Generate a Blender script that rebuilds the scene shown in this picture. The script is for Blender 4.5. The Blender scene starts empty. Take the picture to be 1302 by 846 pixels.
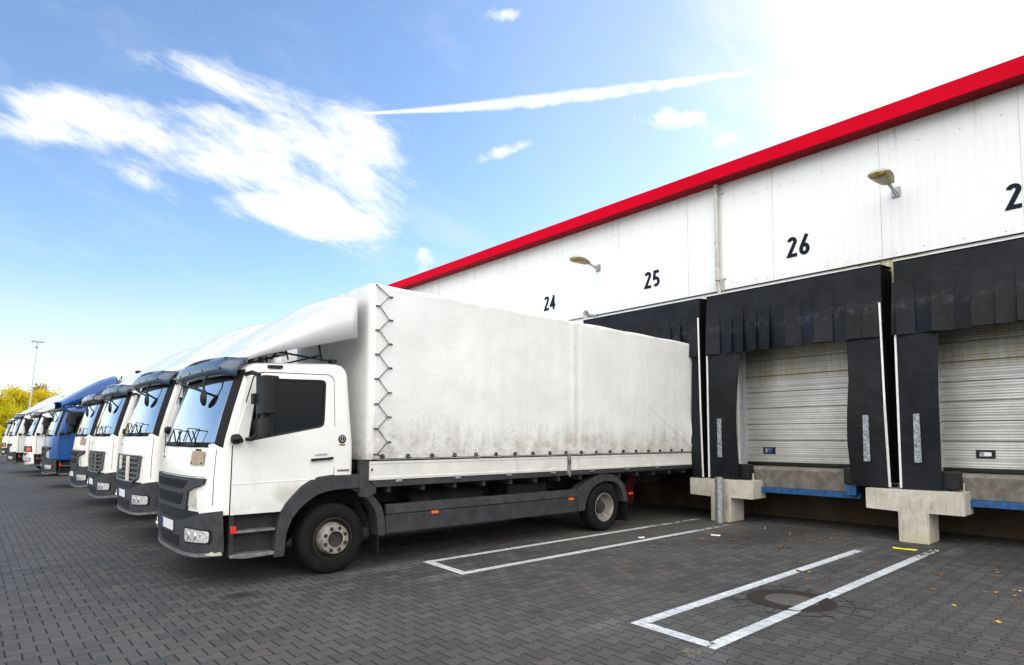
import bpy, bmesh, math, random
from mathutils import Vector, Matrix, noise
random.seed(7)
S = bpy.context.scene
COL = S.collection
R = math.radians

# ------------------------------------------------------------------ camera
YAW, PIT, ROL, FPX, CY, CAMH = 0.840642302, 0.0660158451, 0.00245650990, 771.643411, 506.118503, 1.72
_f = Vector((math.cos(PIT)*math.cos(YAW), math.cos(PIT)*math.sin(YAW), math.sin(PIT)))
_r0 = Vector((math.sin(YAW), -math.cos(YAW), 0)); _u0 = _r0.cross(_f)
_r = math.cos(ROL)*_r0 + math.sin(ROL)*_u0
_u = -math.sin(ROL)*_r0 + math.cos(ROL)*_u0
cam = bpy.data.cameras.new('camera'); camo = bpy.data.objects.new('camera', cam); COL.objects.link(camo)
m = Matrix((_r, _u, -_f)).transposed().to_4x4(); m.translation = Vector((0, 0, CAMH))
camo.matrix_world = m
cam.sensor_width = 36; cam.lens = FPX/1302*36; cam.shift_y = (CY-423)/1302
cam.clip_start = .1; cam.clip_end = 3000
S.camera = camo
def skydir(px, py):
    return (_f + _r*((px-651)/FPX) - _u*((py-CY)/FPX)).normalized()

# ------------------------------------------------------------------ node helpers
class E:
    nt = None
    def __init__(s, v): s.v = v
    @staticmethod
    def op(o, *a):
        n = E.nt.nodes.new('ShaderNodeMath'); n.operation = o
        for i, x in enumerate(a):
            if isinstance(x, E): x = x.v
            if isinstance(x, (int, float)): n.inputs[i].default_value = x
            else: E.nt.links.new(x, n.inputs[i])
        return E(n.outputs[0])
    def __add__(s, o): return E.op('ADD', s, o)
    __radd__ = __add__
    def __sub__(s, o): return E.op('SUBTRACT', s, o)
    def __rsub__(s, o): return E.op('SUBTRACT', o, s)
    def __mul__(s, o): return E.op('MULTIPLY', s, o)
    __rmul__ = __mul__
    def __truediv__(s, o): return E.op('DIVIDE', s, o)
    def abs(s): return E.op('ABSOLUTE', s)
    def gt(s, o): return E.op('GREATER_THAN', s, o)
    def lt(s, o): return E.op('LESS_THAN', s, o)
    def clamp(s): return E.op('MINIMUM', E.op('MAXIMUM', s, 0.0), 1.0)
def smooth(x, a, b):
    n = E.nt.nodes.new('ShaderNodeMapRange'); n.interpolation_type = 'SMOOTHSTEP'
    if isinstance(x, E): x = x.v
    E.nt.links.new(x, n.inputs['Value'])
    n.inputs['From Min'].default_value = a; n.inputs['From Max'].default_value = b
    return E(n.outputs[0])
def comb(x, y, z):
    n = E.nt.nodes.new('ShaderNodeCombineXYZ')
    for i, v in enumerate((x, y, z)):
        if isinstance(v, E): E.nt.links.new(v.v, n.inputs[i])
        else: n.inputs[i].default_value = v
    return n.outputs[0]
def sep(v):
    n = E.nt.nodes.new('ShaderNodeSeparateXYZ'); E.nt.links.new(v, n.inputs[0])
    return [E(o) for o in n.outputs]
def objco():
    return E.nt.nodes.new('ShaderNodeTexCoord').outputs['Object']
def worldpos():
    return E.nt.nodes.new('ShaderNodeNewGeometry').outputs['Position']
def fbm(vec, scale, detail=4, rough=.55, dist=0.0, stretch=None):
    if stretch:
        mp = E.nt.nodes.new('ShaderNodeVectorMath'); mp.operation = 'MULTIPLY'
        E.nt.links.new(vec, mp.inputs[0]); mp.inputs[1].default_value = stretch; vec = mp.outputs[0]
    n = E.nt.nodes.new('ShaderNodeTexNoise')
    if vec is not None: E.nt.links.new(vec, n.inputs['Vector'])
    n.inputs['Scale'].default_value = scale; n.inputs['Detail'].default_value = detail
    n.inputs['Roughness'].default_value = rough; n.inputs['Distortion'].default_value = dist
    return E(n.outputs[0])
def white(vec):
    n = E.nt.nodes.new('ShaderNodeTexWhiteNoise'); n.noise_dimensions = '3D'
    E.nt.links.new(vec, n.inputs['Vector']); return E(n.outputs['Value'])
def mixc(f, a, b):
    n = E.nt.nodes.new('ShaderNodeMix'); n.data_type = 'RGBA'
    if isinstance(f, E): E.nt.links.new(f.v, n.inputs[0])
    else: n.inputs[0].default_value = f
    for i, c in ((6, a), (7, b)):
        if isinstance(c, (tuple, list)): n.inputs[i].default_value = (*c[:3], 1)
        else: E.nt.links.new(c, n.inputs[i])
    return n.outputs[2]
def bump(h, strength=.3, dist=.01, normal=None):
    n = E.nt.nodes.new('ShaderNodeBump'); n.inputs['Strength'].default_value = strength
    n.inputs['Distance'].default_value = dist
    E.nt.links.new(h.v if isinstance(h, E) else h, n.inputs['Height'])
    if normal is not None: E.nt.links.new(normal, n.inputs['Normal'])
    return n.outputs[0]
def newmat(name):
    m = bpy.data.materials.new(name); m.use_nodes = True
    E.nt = m.node_tree
    return m, m.node_tree.nodes['Principled BSDF']
def setc(b, key, c):
    if isinstance(c, (tuple, list)): b.inputs[key].default_value = (*c[:3], 1)
    elif isinstance(c, (int, float)): b.inputs[key].default_value = c
    else: E.nt.links.new(c.v if isinstance(c, E) else c, b.inputs[key])
def mat(name, col, rough=.5, metal=0, var=0.12, vscale=6, bumps=0, coat=0, dirt=None, spec=.5, low=None):
    """worn surface: base colour, soft tone variation, roughness variation, optional dirt"""
    m, b = newmat(name)
    o = objco()
    n1 = fbm(o, vscale, 5, .6); n2 = fbm(o, vscale*9, 3, .6)
    dark = tuple(c*(1-var*2.2) for c in col); lite = tuple(min(1, c*(1+var)) for c in col)
    c = mixc(smooth(n1*.75+n2*.25, .3, .7), dark, lite)
    if dirt:
        dcol, amt = dirt
        d = fbm(o, vscale*.8, 7, .7, .3, (1, 1, .35))
        c = mixc((smooth(d, .52, .78)*amt).clamp(), c, dcol)
    if low:
        x, y, z = sep(o); sm = fbm(o, 3.5, 6, .7, .3)
        lm = (1.0 - smooth(z + (sm-.5)*.7, low[0], low[1]))*smooth(sm, .35, .65)
        sx = (x-.98)/.30; sz = (z-1.02)/.16
        lm = E.op('MAXIMUM', lm*low[3], (1.0 - smooth(E.op('SQRT', sx*sx+sz*sz) + (sm-.5)*1.2, .3, 1.2))*.55)
        c = mixc(lm.clamp(), c, low[2])
    setc(b, 'Base Color', c)
    setc(b, 'Roughness', (n2*.25 + (rough-.12)).clamp())
    b.inputs['Metallic'].default_value = metal
    b.inputs['Coat Weight'].default_value = coat
    b.inputs['Coat Roughness'].default_value = .08
    b.inputs['Specular IOR Level'].default_value = spec
    if bumps: setc(b, 'Normal', bump(n2, bumps, .004))
    return m
def glassmat(name, tint, fac=.22, refl=.9):
    m = bpy.data.materials.new(name); m.use_nodes = True; nt = m.node_tree; E.nt = nt
    nt.nodes.remove(nt.nodes['Principled BSDF']); out = nt.nodes['Material Output']
    t = nt.nodes.new('ShaderNodeBsdfTransparent'); t.inputs[0].default_value = (*tint, 1)
    g = nt.nodes.new('ShaderNodeBsdfGlossy'); g.inputs['Roughness'].default_value = .015
    g.inputs[0].default_value = (refl, refl, refl, 1)
    fr = nt.nodes.new('ShaderNodeFresnel'); fr.inputs[0].default_value = 1.5
    mx = nt.nodes.new('ShaderNodeMixShader')
    f = (E(fr.outputs[0])*1.5 + fac).clamp()
    nt.links.new(f.v, mx.inputs[0]); nt.links.new(t.outputs[0], mx.inputs[1]); nt.links.new(g.outputs[0], mx.inputs[2])
    nt.links.new(mx.outputs[0], out.inputs[0])
    return m

# paver joints --------------------------------------------------------------
PW, PL, PA = .165, .20, .017
def paver_nodes():
    """returns joint mask (1 in joint) and per-stone random value"""
    x, y, z = sep(worldpos())
    wob = fbm(worldpos(), 1.1, 2, .5)
    y = y + (wob-.5)*.02
    k = E.op('ROUND', y/PW)
    par = E.op('MODULO', k.abs(), 2.0)           # 0/1
    sgn = 1.0 - par*2.0
    t = E.op('FRACT', x/PL) - .5                  # -.5...5 ; wide ends at +-.5
    w = (((t.abs() - .25)*9.0))                   # trapezoid
    w = E.op('MAXIMUM', E.op('MINIMUM', w, 1.0), -1.0)
    bd = k*PW + sgn*w*PA
    dy = (y - bd).abs()
    above = (y - bd).gt(0.0)
    row = k + above
    rp = E.op('MODULO', row.abs(), 2.0)
    xs = x/PL + rp*.5
    cell = E.op('FLOOR', xs)
    # straight joints at block ends (x = k*PL + .. ) where the stones are wide
    dx = (E.op('FRACT', xs) - .5).abs()
    dx = (.5 - dx)*PL
    jn = fbm(worldpos(), 45, 2, .6)
    jw = (jn*.006)
    ja = 1.0 - smooth(dy - jw*.7, .0, .0035)
    jb = 1.0 - smooth(dx - jw, .0012, .0058)
    wear = smooth(fbm(worldpos(), 2.2, 3, .6), .25, .62)
    j = E.op('MAXIMUM', ja*(wear*.6+.4), jb).clamp()
    rnd = white(comb(cell, row, 3.0))
    return j, rnd

def ground_mat():
    m, b = newmat('grey_interlocking_pavers')
    p = worldpos()
    j, rnd = paver_nodes()
    big = fbm(p, .22, 5, .6); mid = fbm(p, 1.3, 5, .65); fine = fbm(p, 60, 4, .7)
    c = mixc(rnd, (.042, .0415, .043), (.082, .080, .078))
    c = mixc(smooth(big, .38, .68)*.55, c, (.100, .094, .085))
    c = mixc(smooth(mid, .58, .8)*.45, c, (.032, .031, .030))
    c = mixc(smooth(rnd, .94, .97)*.35, c, (.085, .060, .048))
    c = mixc(smooth(fine, .55, .8)*.4, c, (.11, .108, .104))
    spots = fbm(p, 9, 3, .5)
    c = mixc(smooth(spots, .70, .76)*.55, c, (.018, .018, .018))
    def spot(cx, cy, rx, ry, soft=.6):
        x, y, z = sep(p); a = (x-cx)/rx; b2 = (y-cy)/ry
        return 1.0 - smooth(E.op('SQRT', a*a+b2*b2) + (mid-.5)*1.4, 1-soft, 1.0+soft*.4)
    oil_and_dark = spot(2.30, 7.02, .22, .16)*.8 + spot(6.1, 3.9, .10, .06)*.7 + spot(4.3, 4.4, .14, .07)*.5 + spot(3.2, 9.5, 2.2, 1.6)*.35 + spot(10.5, 5.2, 1.5, .7)*.45 + spot(11.2, 2.0, 1.0, 1.6)*.4  # small oil drips, plus broad darker patches by the truck and docks
    c = mixc(oil_and_dark.clamp(), c, (.014, .0135, .013))
    sc = (spot(4.35, 7.15, .7, .22)*.7 + spot(4.5, 6.3, .5, .16)*.6 + spot(4.35, 2.6, .5, .2)*.6 + spot(4.4, 3.7, .35, .16)*.6 + spot(10.4, 3.5, .9, .14)*.8 + spot(11.3, 2.5, .5, .12)*.7)*smooth(fine, .38, .62)
    c = mixc((sc*.55).clamp(), c, (.26, .26, .265))
    tr = smooth(fbm(p, 1.0, 4, .65, .2, (.12, 3.0, 1)), .56, .75)
    c = mixc(tr*.28, c, (.12, .115, .105))
    moss = fbm(p, .9, 6, .7)
    jc = mixc(smooth(moss, .5, .7), (.010, .010, .010), (.016, .020, .010))
    c = mixc(smooth(mid, .35, .75)*smooth(fine, .62, .70)*.35, c, (.17, .165, .155))
    c = mixc(j*.97, c, jc)
    setc(b, 'Base Color', c)
    setc(b, 'Roughness', (fine*.3+.55+mid*.1).clamp())
    b.inputs['Specular IOR Level'].default_value = .35
    h = (1.0-j)*1.0 + fine*.12 + rnd*.25
    setc(b, 'Normal', bump(h, .55, .008))
    return m
def paint_mat():
    m, b = newmat('worn_white_road_paint')
    nt = m.node_tree
    p = worldpos(); j, rnd = paver_nodes()
    n = fbm(p, 14, 6, .7); n2 = fbm(p, 2.0, 4, .6)
    wornx = sep(p)[0]
    far = smooth(wornx, 9.3, 11.2)*.16
    hole = smooth(n + (n2-.5)*.5 + far, .58, .70)
    a = (1.0 - hole)*(1.0 - j*.5)
    setc(b, 'Base Color', mixc(smooth(n2, .3, .7), (.46, .49, .51), (.66, .69, .71)))
    setc(b, 'Roughness', .6)
    setc(b, 'Alpha', a.clamp())
    return m

MT = {}
def build_materials():
    M = MT
    M['ground'] = ground_mat(); M['paint'] = paint_mat()
    M['white'] = mat('white_truck_paint', (.78, .78, .76), .34, var=.03, vscale=2, coat=.5, dirt=((.42, .38, .33), .30), low=(.85, 1.15, (.36, .33, .28), .45))
    M['white_front'] = mat('white_cab_front_paint', (.80, .79, .76), .34, var=.03, vscale=2.5, coat=.5, dirt=((.50, .43, .33), .35))
    M['cream'] = mat('pale_cab_paint', (.74, .71, .66), .4, var=.05, vscale=3, coat=.3, dirt=((.42, .34, .25), .4))
    M['blue'] = mat('blue_truck_paint', (.003, .070, .27), .32, var=.06, vscale=2, coat=.6)
    M['fair'] = mat('white_fairing_gelcoat', (.66, .67, .69), .3, var=.02, vscale=1.5, coat=.5, dirt=((.55, .52, .48), .18))
    M['grey'] = mat('grey_textured_plastic', (.040, .041, .046), .62, var=.16, vscale=7, bumps=.3, dirt=((.13, .12, .11), .4), spec=.3)
    M['greyl'] = mat('scuffed_grey_plastic', (.13, .13, .135), .55, var=.2, vscale=9, bumps=.3, dirt=((.3, .29, .27), .6))
    M['step'] = mat('step_aluminium_plastic', (.16, .16, .165), .5, var=.25, vscale=12, bumps=.4, dirt=((.35, .34, .32), .6))
    M['black'] = mat('black_plastic', (.009, .009, .010), .5, var=.15, vscale=8, spec=.3)
    M['seam'] = mat('black_rubber_seam', (.010, .010, .011), .7, var=.1, spec=.2)
    M['rubber'] = mat('tyre_rubber', (.0065, .0065, .0068), .8, var=.2, vscale=14, bumps=.5, dirt=((.028, .026, .023), .4), spec=.2)
    M['rim'] = mat('dusty_silver_rim', (.33, .31, .28), .5, .35, var=.25, vscale=14, bumps=.3, dirt=((.12, .09, .06), .9))
    M['rimd'] = mat('dark_dirty_hub', (.030, .026, .022), .7, .1, var=.2, vscale=16, bumps=.3)
    M['visor'] = mat('blue_grey_visor_plastic', (.04, .07, .12), .3, var=.08, vscale=4, coat=.35)
    M['visord'] = mat('dark_visor_plastic', (.02, .025, .032), .3, var=.08, vscale=4, coat=.8)
    M['glass'] = glassmat('windscreen_glass', (.48, .78, .80), .38, .98)
    M['sglass'] = glassmat('dark_side_window_glass', (.045, .06, .06), .0, .22)
    M['lens'] = mat('clear_lamp_lens', (.74, .75, .74), .12, .25, var=.3, vscale=34, coat=1)
    M['lens2'] = mat('milky_lamp_lens', (.50, .49, .43), .15, var=.15, vscale=8, coat=1)
    M['chrome'] = mat('lamp_reflector_chrome', (.8, .8, .8), .12, 1, var=.1, vscale=20)
    M['amber'] = mat('amber_marker_lens', (.85, .16, .01), .25, var=.08, vscale=20, coat=1)
    M['red'] = mat('red_marker_lens', (.65, .02, .012), .25, var=.08, vscale=20, coat=1)
    M['redflap'] = mat('dark_red_plastic', (.06, .006, .005), .7, var=.2, spec=.1)
    M['plate'] = mat('white_number_plate', (.74, .75, .76), .4, var=.04, vscale=9)
    M['euro'] = mat('blue_plate_band', (.01, .05, .35), .4, var=.03)
    M['beige'] = mat('beige_plate', (.36, .28, .19), .6, var=.12, vscale=14, dirt=((.2, .13, .08), .5))
    M['interior'] = mat('cab_interior_cloth', (.05, .052, .056), .85, var=.15, vscale=10)
    M['dash'] = mat('dashboard_plastic', (.035, .036, .038), .7, var=.1, vscale=6)
    M['gold_glint_cards'] = mat('painted_gold_reflection', (.75, .52, .22), .8, var=.3, vscale=9)
    M['steel'] = mat('dark_steel_chassis', (.018, .018, .018), .7, .1, var=.25, vscale=8, dirt=((.05, .04, .03), .6), spec=.2)
    M['galv'] = mat('galvanised_steel', (.38, .39, .40), .45, .6, var=.2, vscale=18, bumps=.2, dirt=((.2, .19, .17), .5))
    M['board'] = mat('dropside_board_aluminium', (.66, .65, .62), .5, .0, var=.05, vscale=5, dirt=((.33, .30, .25), .55))
    M['mirror'] = mat('mirror_surface', (.6, .65, .68), .03, 1, var=.02)
    M['shelter'] = shelter_mat()
    M['shelterdk'] = mat('black_shelter_side_fabric', (.004, .004, .0045), .8, var=.2, vscale=3, spec=.1)
    M['concrete'] = concrete_mat()
    M['bluesteel'] = mat('chipped_blue_steel', (.006, .085, .25), .5, .1, var=.25, vscale=9, dirt=((.05, .03, .02), .95))
    M['wall'] = wall_mat(); M['fascia'] = mat('red_fascia_sheet', (.56, .001, .016), .5, var=.05, vscale=.8, spec=.03)
    M['soffit'] = mat('dark_red_soffit', (.22, .003, .006), .6, var=.12, vscale=2, spec=.1)
    M['flash'] = mat('white_flashing', (.76, .76, .73), .45, var=.04, vscale=3, dirt=((.28, .26, .12), .45))
    M['jointgrey'] = mat('pale_joint_grey', (.34, .34, .32), .6)
    M['flashing'] = flashing_mat(); M['door'] = door_mat(); M['roof'] = mat('grey_roof_sheet', (.3, .3, .3), .6)
    M['number'] = mat('dark_navy_number_paint', (.006, .009, .018), .6, var=.1, spec=.15)
    M['pipe'] = mat('mossy_white_pipe', (.52, .53, .46), .5, var=.12, vscale=6, dirt=((.16, .17, .06), .8))
    M['lampglass'] = mat('yellowed_lamp_glass', (.27, .17, .018), .4, var=.25, vscale=14, coat=.15)
    M['lampbody'] = mat('grey_lamp_body', (.42, .43, .45), .5, var=.1, vscale=12)
    M['white_strip'] = mat('white_edge_profile', (.75, .75, .74), .4, var=.06, vscale=9, dirt=((.3, .28, .25), .4))
    M['reflector'] = mat('scratched_reflector_strip', (.30, .33, .36), .4, .2, var=.35, vscale=22, dirt=((.08, .08, .08), .6))
    M['tarp'] = tarp_mat(); M['sling'] = mat('grey_rope', (.045, .043, .04), .7, var=.2, vscale=30)
    M['dockplate'] = mat('worn_dock_plate', (.19, .175, .15), .6, .2, var=.22, vscale=6, bumps=.3, dirt=((.09, .075, .055), .8))
    M['iron'] = mat('rusty_cast_iron', (.026, .018, .015), .7, .2, var=.3, vscale=22, bumps=.6, dirt=((.06, .028, .02), .6))
    M['lid'] = mat('manhole_concrete', (.095, .085, .08), .8, var=.2, vscale=25, bumps=.5)
    M['yellow'] = mat('yellow_strip', (.72, .66, .02), .5, var=.05)
    M['paper'] = mat('white_paper_scrap', (.75, .76, .78), .7, var=.05)
    M['grass'] = mat('verge_grass', (.06, .09, .025), .9, var=.3, vscale=3)
    M['kerb'] = mat('kerb_concrete', (.33, .32, .30), .8, var=.15)
    M['bark'] = mat('bark', (.09, .07, .05), .9, var=.3, vscale=9)
    M['patch'] = mat('mortar_patch', (.15, .135, .10), .9, var=.4, vscale=30, bumps=.6)
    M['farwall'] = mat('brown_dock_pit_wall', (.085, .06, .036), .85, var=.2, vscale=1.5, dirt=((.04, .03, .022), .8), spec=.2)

def tarp_mat():
    m, b = newmat('dirty_white_tarpaulin')
    o = objco(); x, y, z = sep(o)
    n = fbm(o, .9, 5, .6, .2, (1, 1, 1.3)); n2 = fbm(o, 5.0, 8, .76, .3, (.8, 1, 1.25)); n3 = fbm(o, 40, 3, .6)
    vs = fbm(o, 1.0, 5, .7, 0, (7, 1, .7))
    c = mixc(smooth(n, .3, .7), (.69, .69, .68), (.76, .765, .76))
    low = 1.0 - smooth(z + (vs-.5)*1.0 + (n-.5)*.5, 1.45, 2.05)
    c = mixc(((smooth(n2, .30, .72)*.75+.12)*low).clamp(), c, (.33, .295, .24))
    c = mixc((smooth(n2, .60, .80)*.28).clamp(), c, (.50, .485, .45))
    c = mixc((smooth(vs, .60, .82)*.18).clamp(), c, (.50, .49, .45))
    spk = smooth(fbm(o, 22, 2, .5), .735, .78)
    c = mixc(spk*.4, c, (.25, .23, .2))
    topd = smooth(z, 3.66, 3.80)*smooth(n2, .45, .75)
    c = mixc(topd*.5, c, (.33, .31, .27))
    setc(b, 'Base Color', c); setc(b, 'Roughness', (n3*.2+.38).clamp())
    w = fbm(o, 5.5, 3, .5, .4, (.6, 1, 1.0)); fold = fbm(o, 1.6, 2, .5, .8, (.9, 1, .5))
    cr = 1.0 - smooth((fbm(o, 4.5, 3, .6, 1.3, (1.3, 1, .8)) - .5).abs(), .0, .035)      # sharp creases
    cr2 = 1.0 - smooth((fbm(o, 2.1, 3, .6, .9, (1.1, 1, .7)) - .47).abs(), .0, .012)
    lw = 1.0 - smooth(z, 1.5, 2.5)
    setc(b, 'Normal', bump(w*.35 + fold*1.0 + n3*.006 + cr*(lw*.22+.02) + cr2*.09, .50, .032))
    b.inputs['Specular IOR Level'].default_value = .4
    return m
def wall_mat():
    m, b = newmat('white_corrugated_cladding')
    o = worldpos(); x, y, z = sep(o)
    n = fbm(o, .5, 4, .6); st = fbm(o, 1.0, 5, .7, 0, (1, 9, .35))
    c = mixc(smooth(n, .3, .7), (.77, .77, .755), (.80, .80, .79))
    top = smooth(z, 6.7, 7.45)
    c = mixc((smooth(st, .5, .78)*(top*.8+.10)).clamp(), c, (.50, .46, .33))
    bot = 1.0 - smooth(z + (n-.5)*.3, 5.02, 5.35)
    c = mixc((bot*smooth(st, .4, .8)*.35).clamp(), c, (.50, .48, .33))
    setc(b, 'Base Color', c); setc(b, 'Roughness', .45)
    return m
def flashing_mat():
    m, b = newmat('mossy_white_flashing')
    o = worldpos(); x, y, z = sep(o); n = fbm(o, 3, 6, .7); st = fbm(o, 1.0, 5, .7, 0, (1, 8, .8))
    c = mixc(smooth(n, .3, .7), (.72, .72, .68), (.78, .78, .76))
    near = 1.0 - smooth((y-3.75).abs() + (n-.5)*.8, .25, 1.1)
    c = mixc((near*smooth(st, .25, .6)).clamp(), c, (.30, .26, .06))
    c = mixc(smooth(n, .62, .8)*.6, c, (.42, .40, .25))
    setc(b, 'Base Color', c); setc(b, 'Roughness', .6)
    return m
def shelter_mat():
    m, b = newmat('black_rubber_sheet')
    o = worldpos()
    n = fbm(o, 1.6, 6, .7, .6); n2 = fbm(o, 7, 5, .7); s = fbm(o, 1.0, 6, .75, 0, (1, 1.2, 7))
    c = mixc(smooth(n, .35, .7), (.0030, .0034, .0045), (.009, .0105, .015))
    z = sep(o)[2]
    band = (1.0 - smooth((z-4.02 + (n-.5)*.2).abs(), .02, .17))
    c = mixc((smooth(n2, .45, .75)*band*.45).clamp(), c, (.09, .095, .11))
    c = mixc((smooth(s, .62, .85)*.3).clamp(), c, (.06, .06, .065))
    b.inputs['Specular IOR Level'].default_value = .22
    setc(b, 'Base Color', c); setc(b, 'Roughness', (n2*.3+.40).clamp())
    setc(b, 'Normal', bump(fbm(o, 3, 4, .6, .8), .4, .03))
    return m
def concrete_mat():
    m, b = newmat('stained_cream_concrete')
    o = worldpos(); n = fbm(o, 2.2, 6, .7, .4); n2 = fbm(o, 30, 3, .6); st = fbm(o, 3.0, 5, .7, 0, (4, 4, .5))
    c = mixc(smooth(n, .3, .7), (.38, .355, .29), (.55, .53, .47))
    c = mixc(smooth(st, .50, .75)*.75, c, (.20, .17, .12))
    c = mixc(smooth(fbm(o, 9, 6, .75), .58, .72)*.5, c, (.27, .24, .19))
    z = sep(o)[2]
    c = mixc(((1.0-smooth(z, .0, .35))*smooth(n, .35, .65)*.6).clamp(), c, (.42, .33, .14))
    setc(b, 'Base Color', c); setc(b, 'Roughness', .8); setc(b, 'Normal', bump(n2, .3, .006))
    return m
def door_mat():
    m, b = newmat('ribbed_aluminium_door')
    o = worldpos(); x, y, z = sep(o)
    n = fbm(o, 1.2, 5, .65); s = fbm(o, 2.0, 5, .7, 0, (1, .35, 8)); v = fbm(o, 2.5, 5, .7, 0, (1, 5, .4))
    c = mixc(smooth(n, .3, .7), (.38, .375, .36), (.52, .515, .50))
    c = mixc(smooth(s, .55, .8)*.4, c, (.36, .35, .31))
    up = smooth(z, 2.9, 3.0)
    c = mixc((smooth(v, .2, .7)*up*.8+up*.1).clamp(), c, (.29, .25, .16))  # yellowish stain plus the curtain's shade mixed into the upper door colour
    ns = smooth(s*.6+v*.4, .45, .62)*(1.0-smooth(z, 1.5, 2.3))
    c = mixc((ns*.4).clamp(), c, (.33, .32, .29))
    setc(b, 'Base Color', c); setc(b, 'Roughness', .38); b.inputs['Metallic'].default_value = .25
    w = E.op('SINE', z*(2*math.pi/.045))
    setc(b, 'Normal', bump(w, .35, .004))
    return m
build_materials()

# ------------------------------------------------------------------ mesh helpers
def lerp_tab(tab, v):
    if v <= tab[0][0]: return tab[0][1]
    for (a, fa), (b, fb) in zip(tab, tab[1:]):
        if v <= b: return fa + (fb-fa)*(v-a)/(b-a)
    return tab[-1][1]
def rpoly(pts, r, n=5):
    """round the corners of a 2D polygon; r may be a number or a list"""
    out = []; N = len(pts)
    for i in range(N):
        p0 = Vector(pts[i-1]); p = Vector(pts[i]); p1 = Vector(pts[(i+1) % N])
        rr = r[i] if isinstance(r, (list, tuple)) else r
        a = (p0-p); b = (p1-p); la, lb = a.length, b.length
        rr = min(rr, la*.48, lb*.48)
        if rr < 1e-4: out.append(tuple(p)); continue
        a.normalize(); b.normalize()
        for k in range(n+1):
            t = k/n
            q = (p+a*rr)*(1-t)**2 + p*2*t*(1-t) + (p+b*rr)*t*t
            out.append(tuple(q))
    return out

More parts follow.
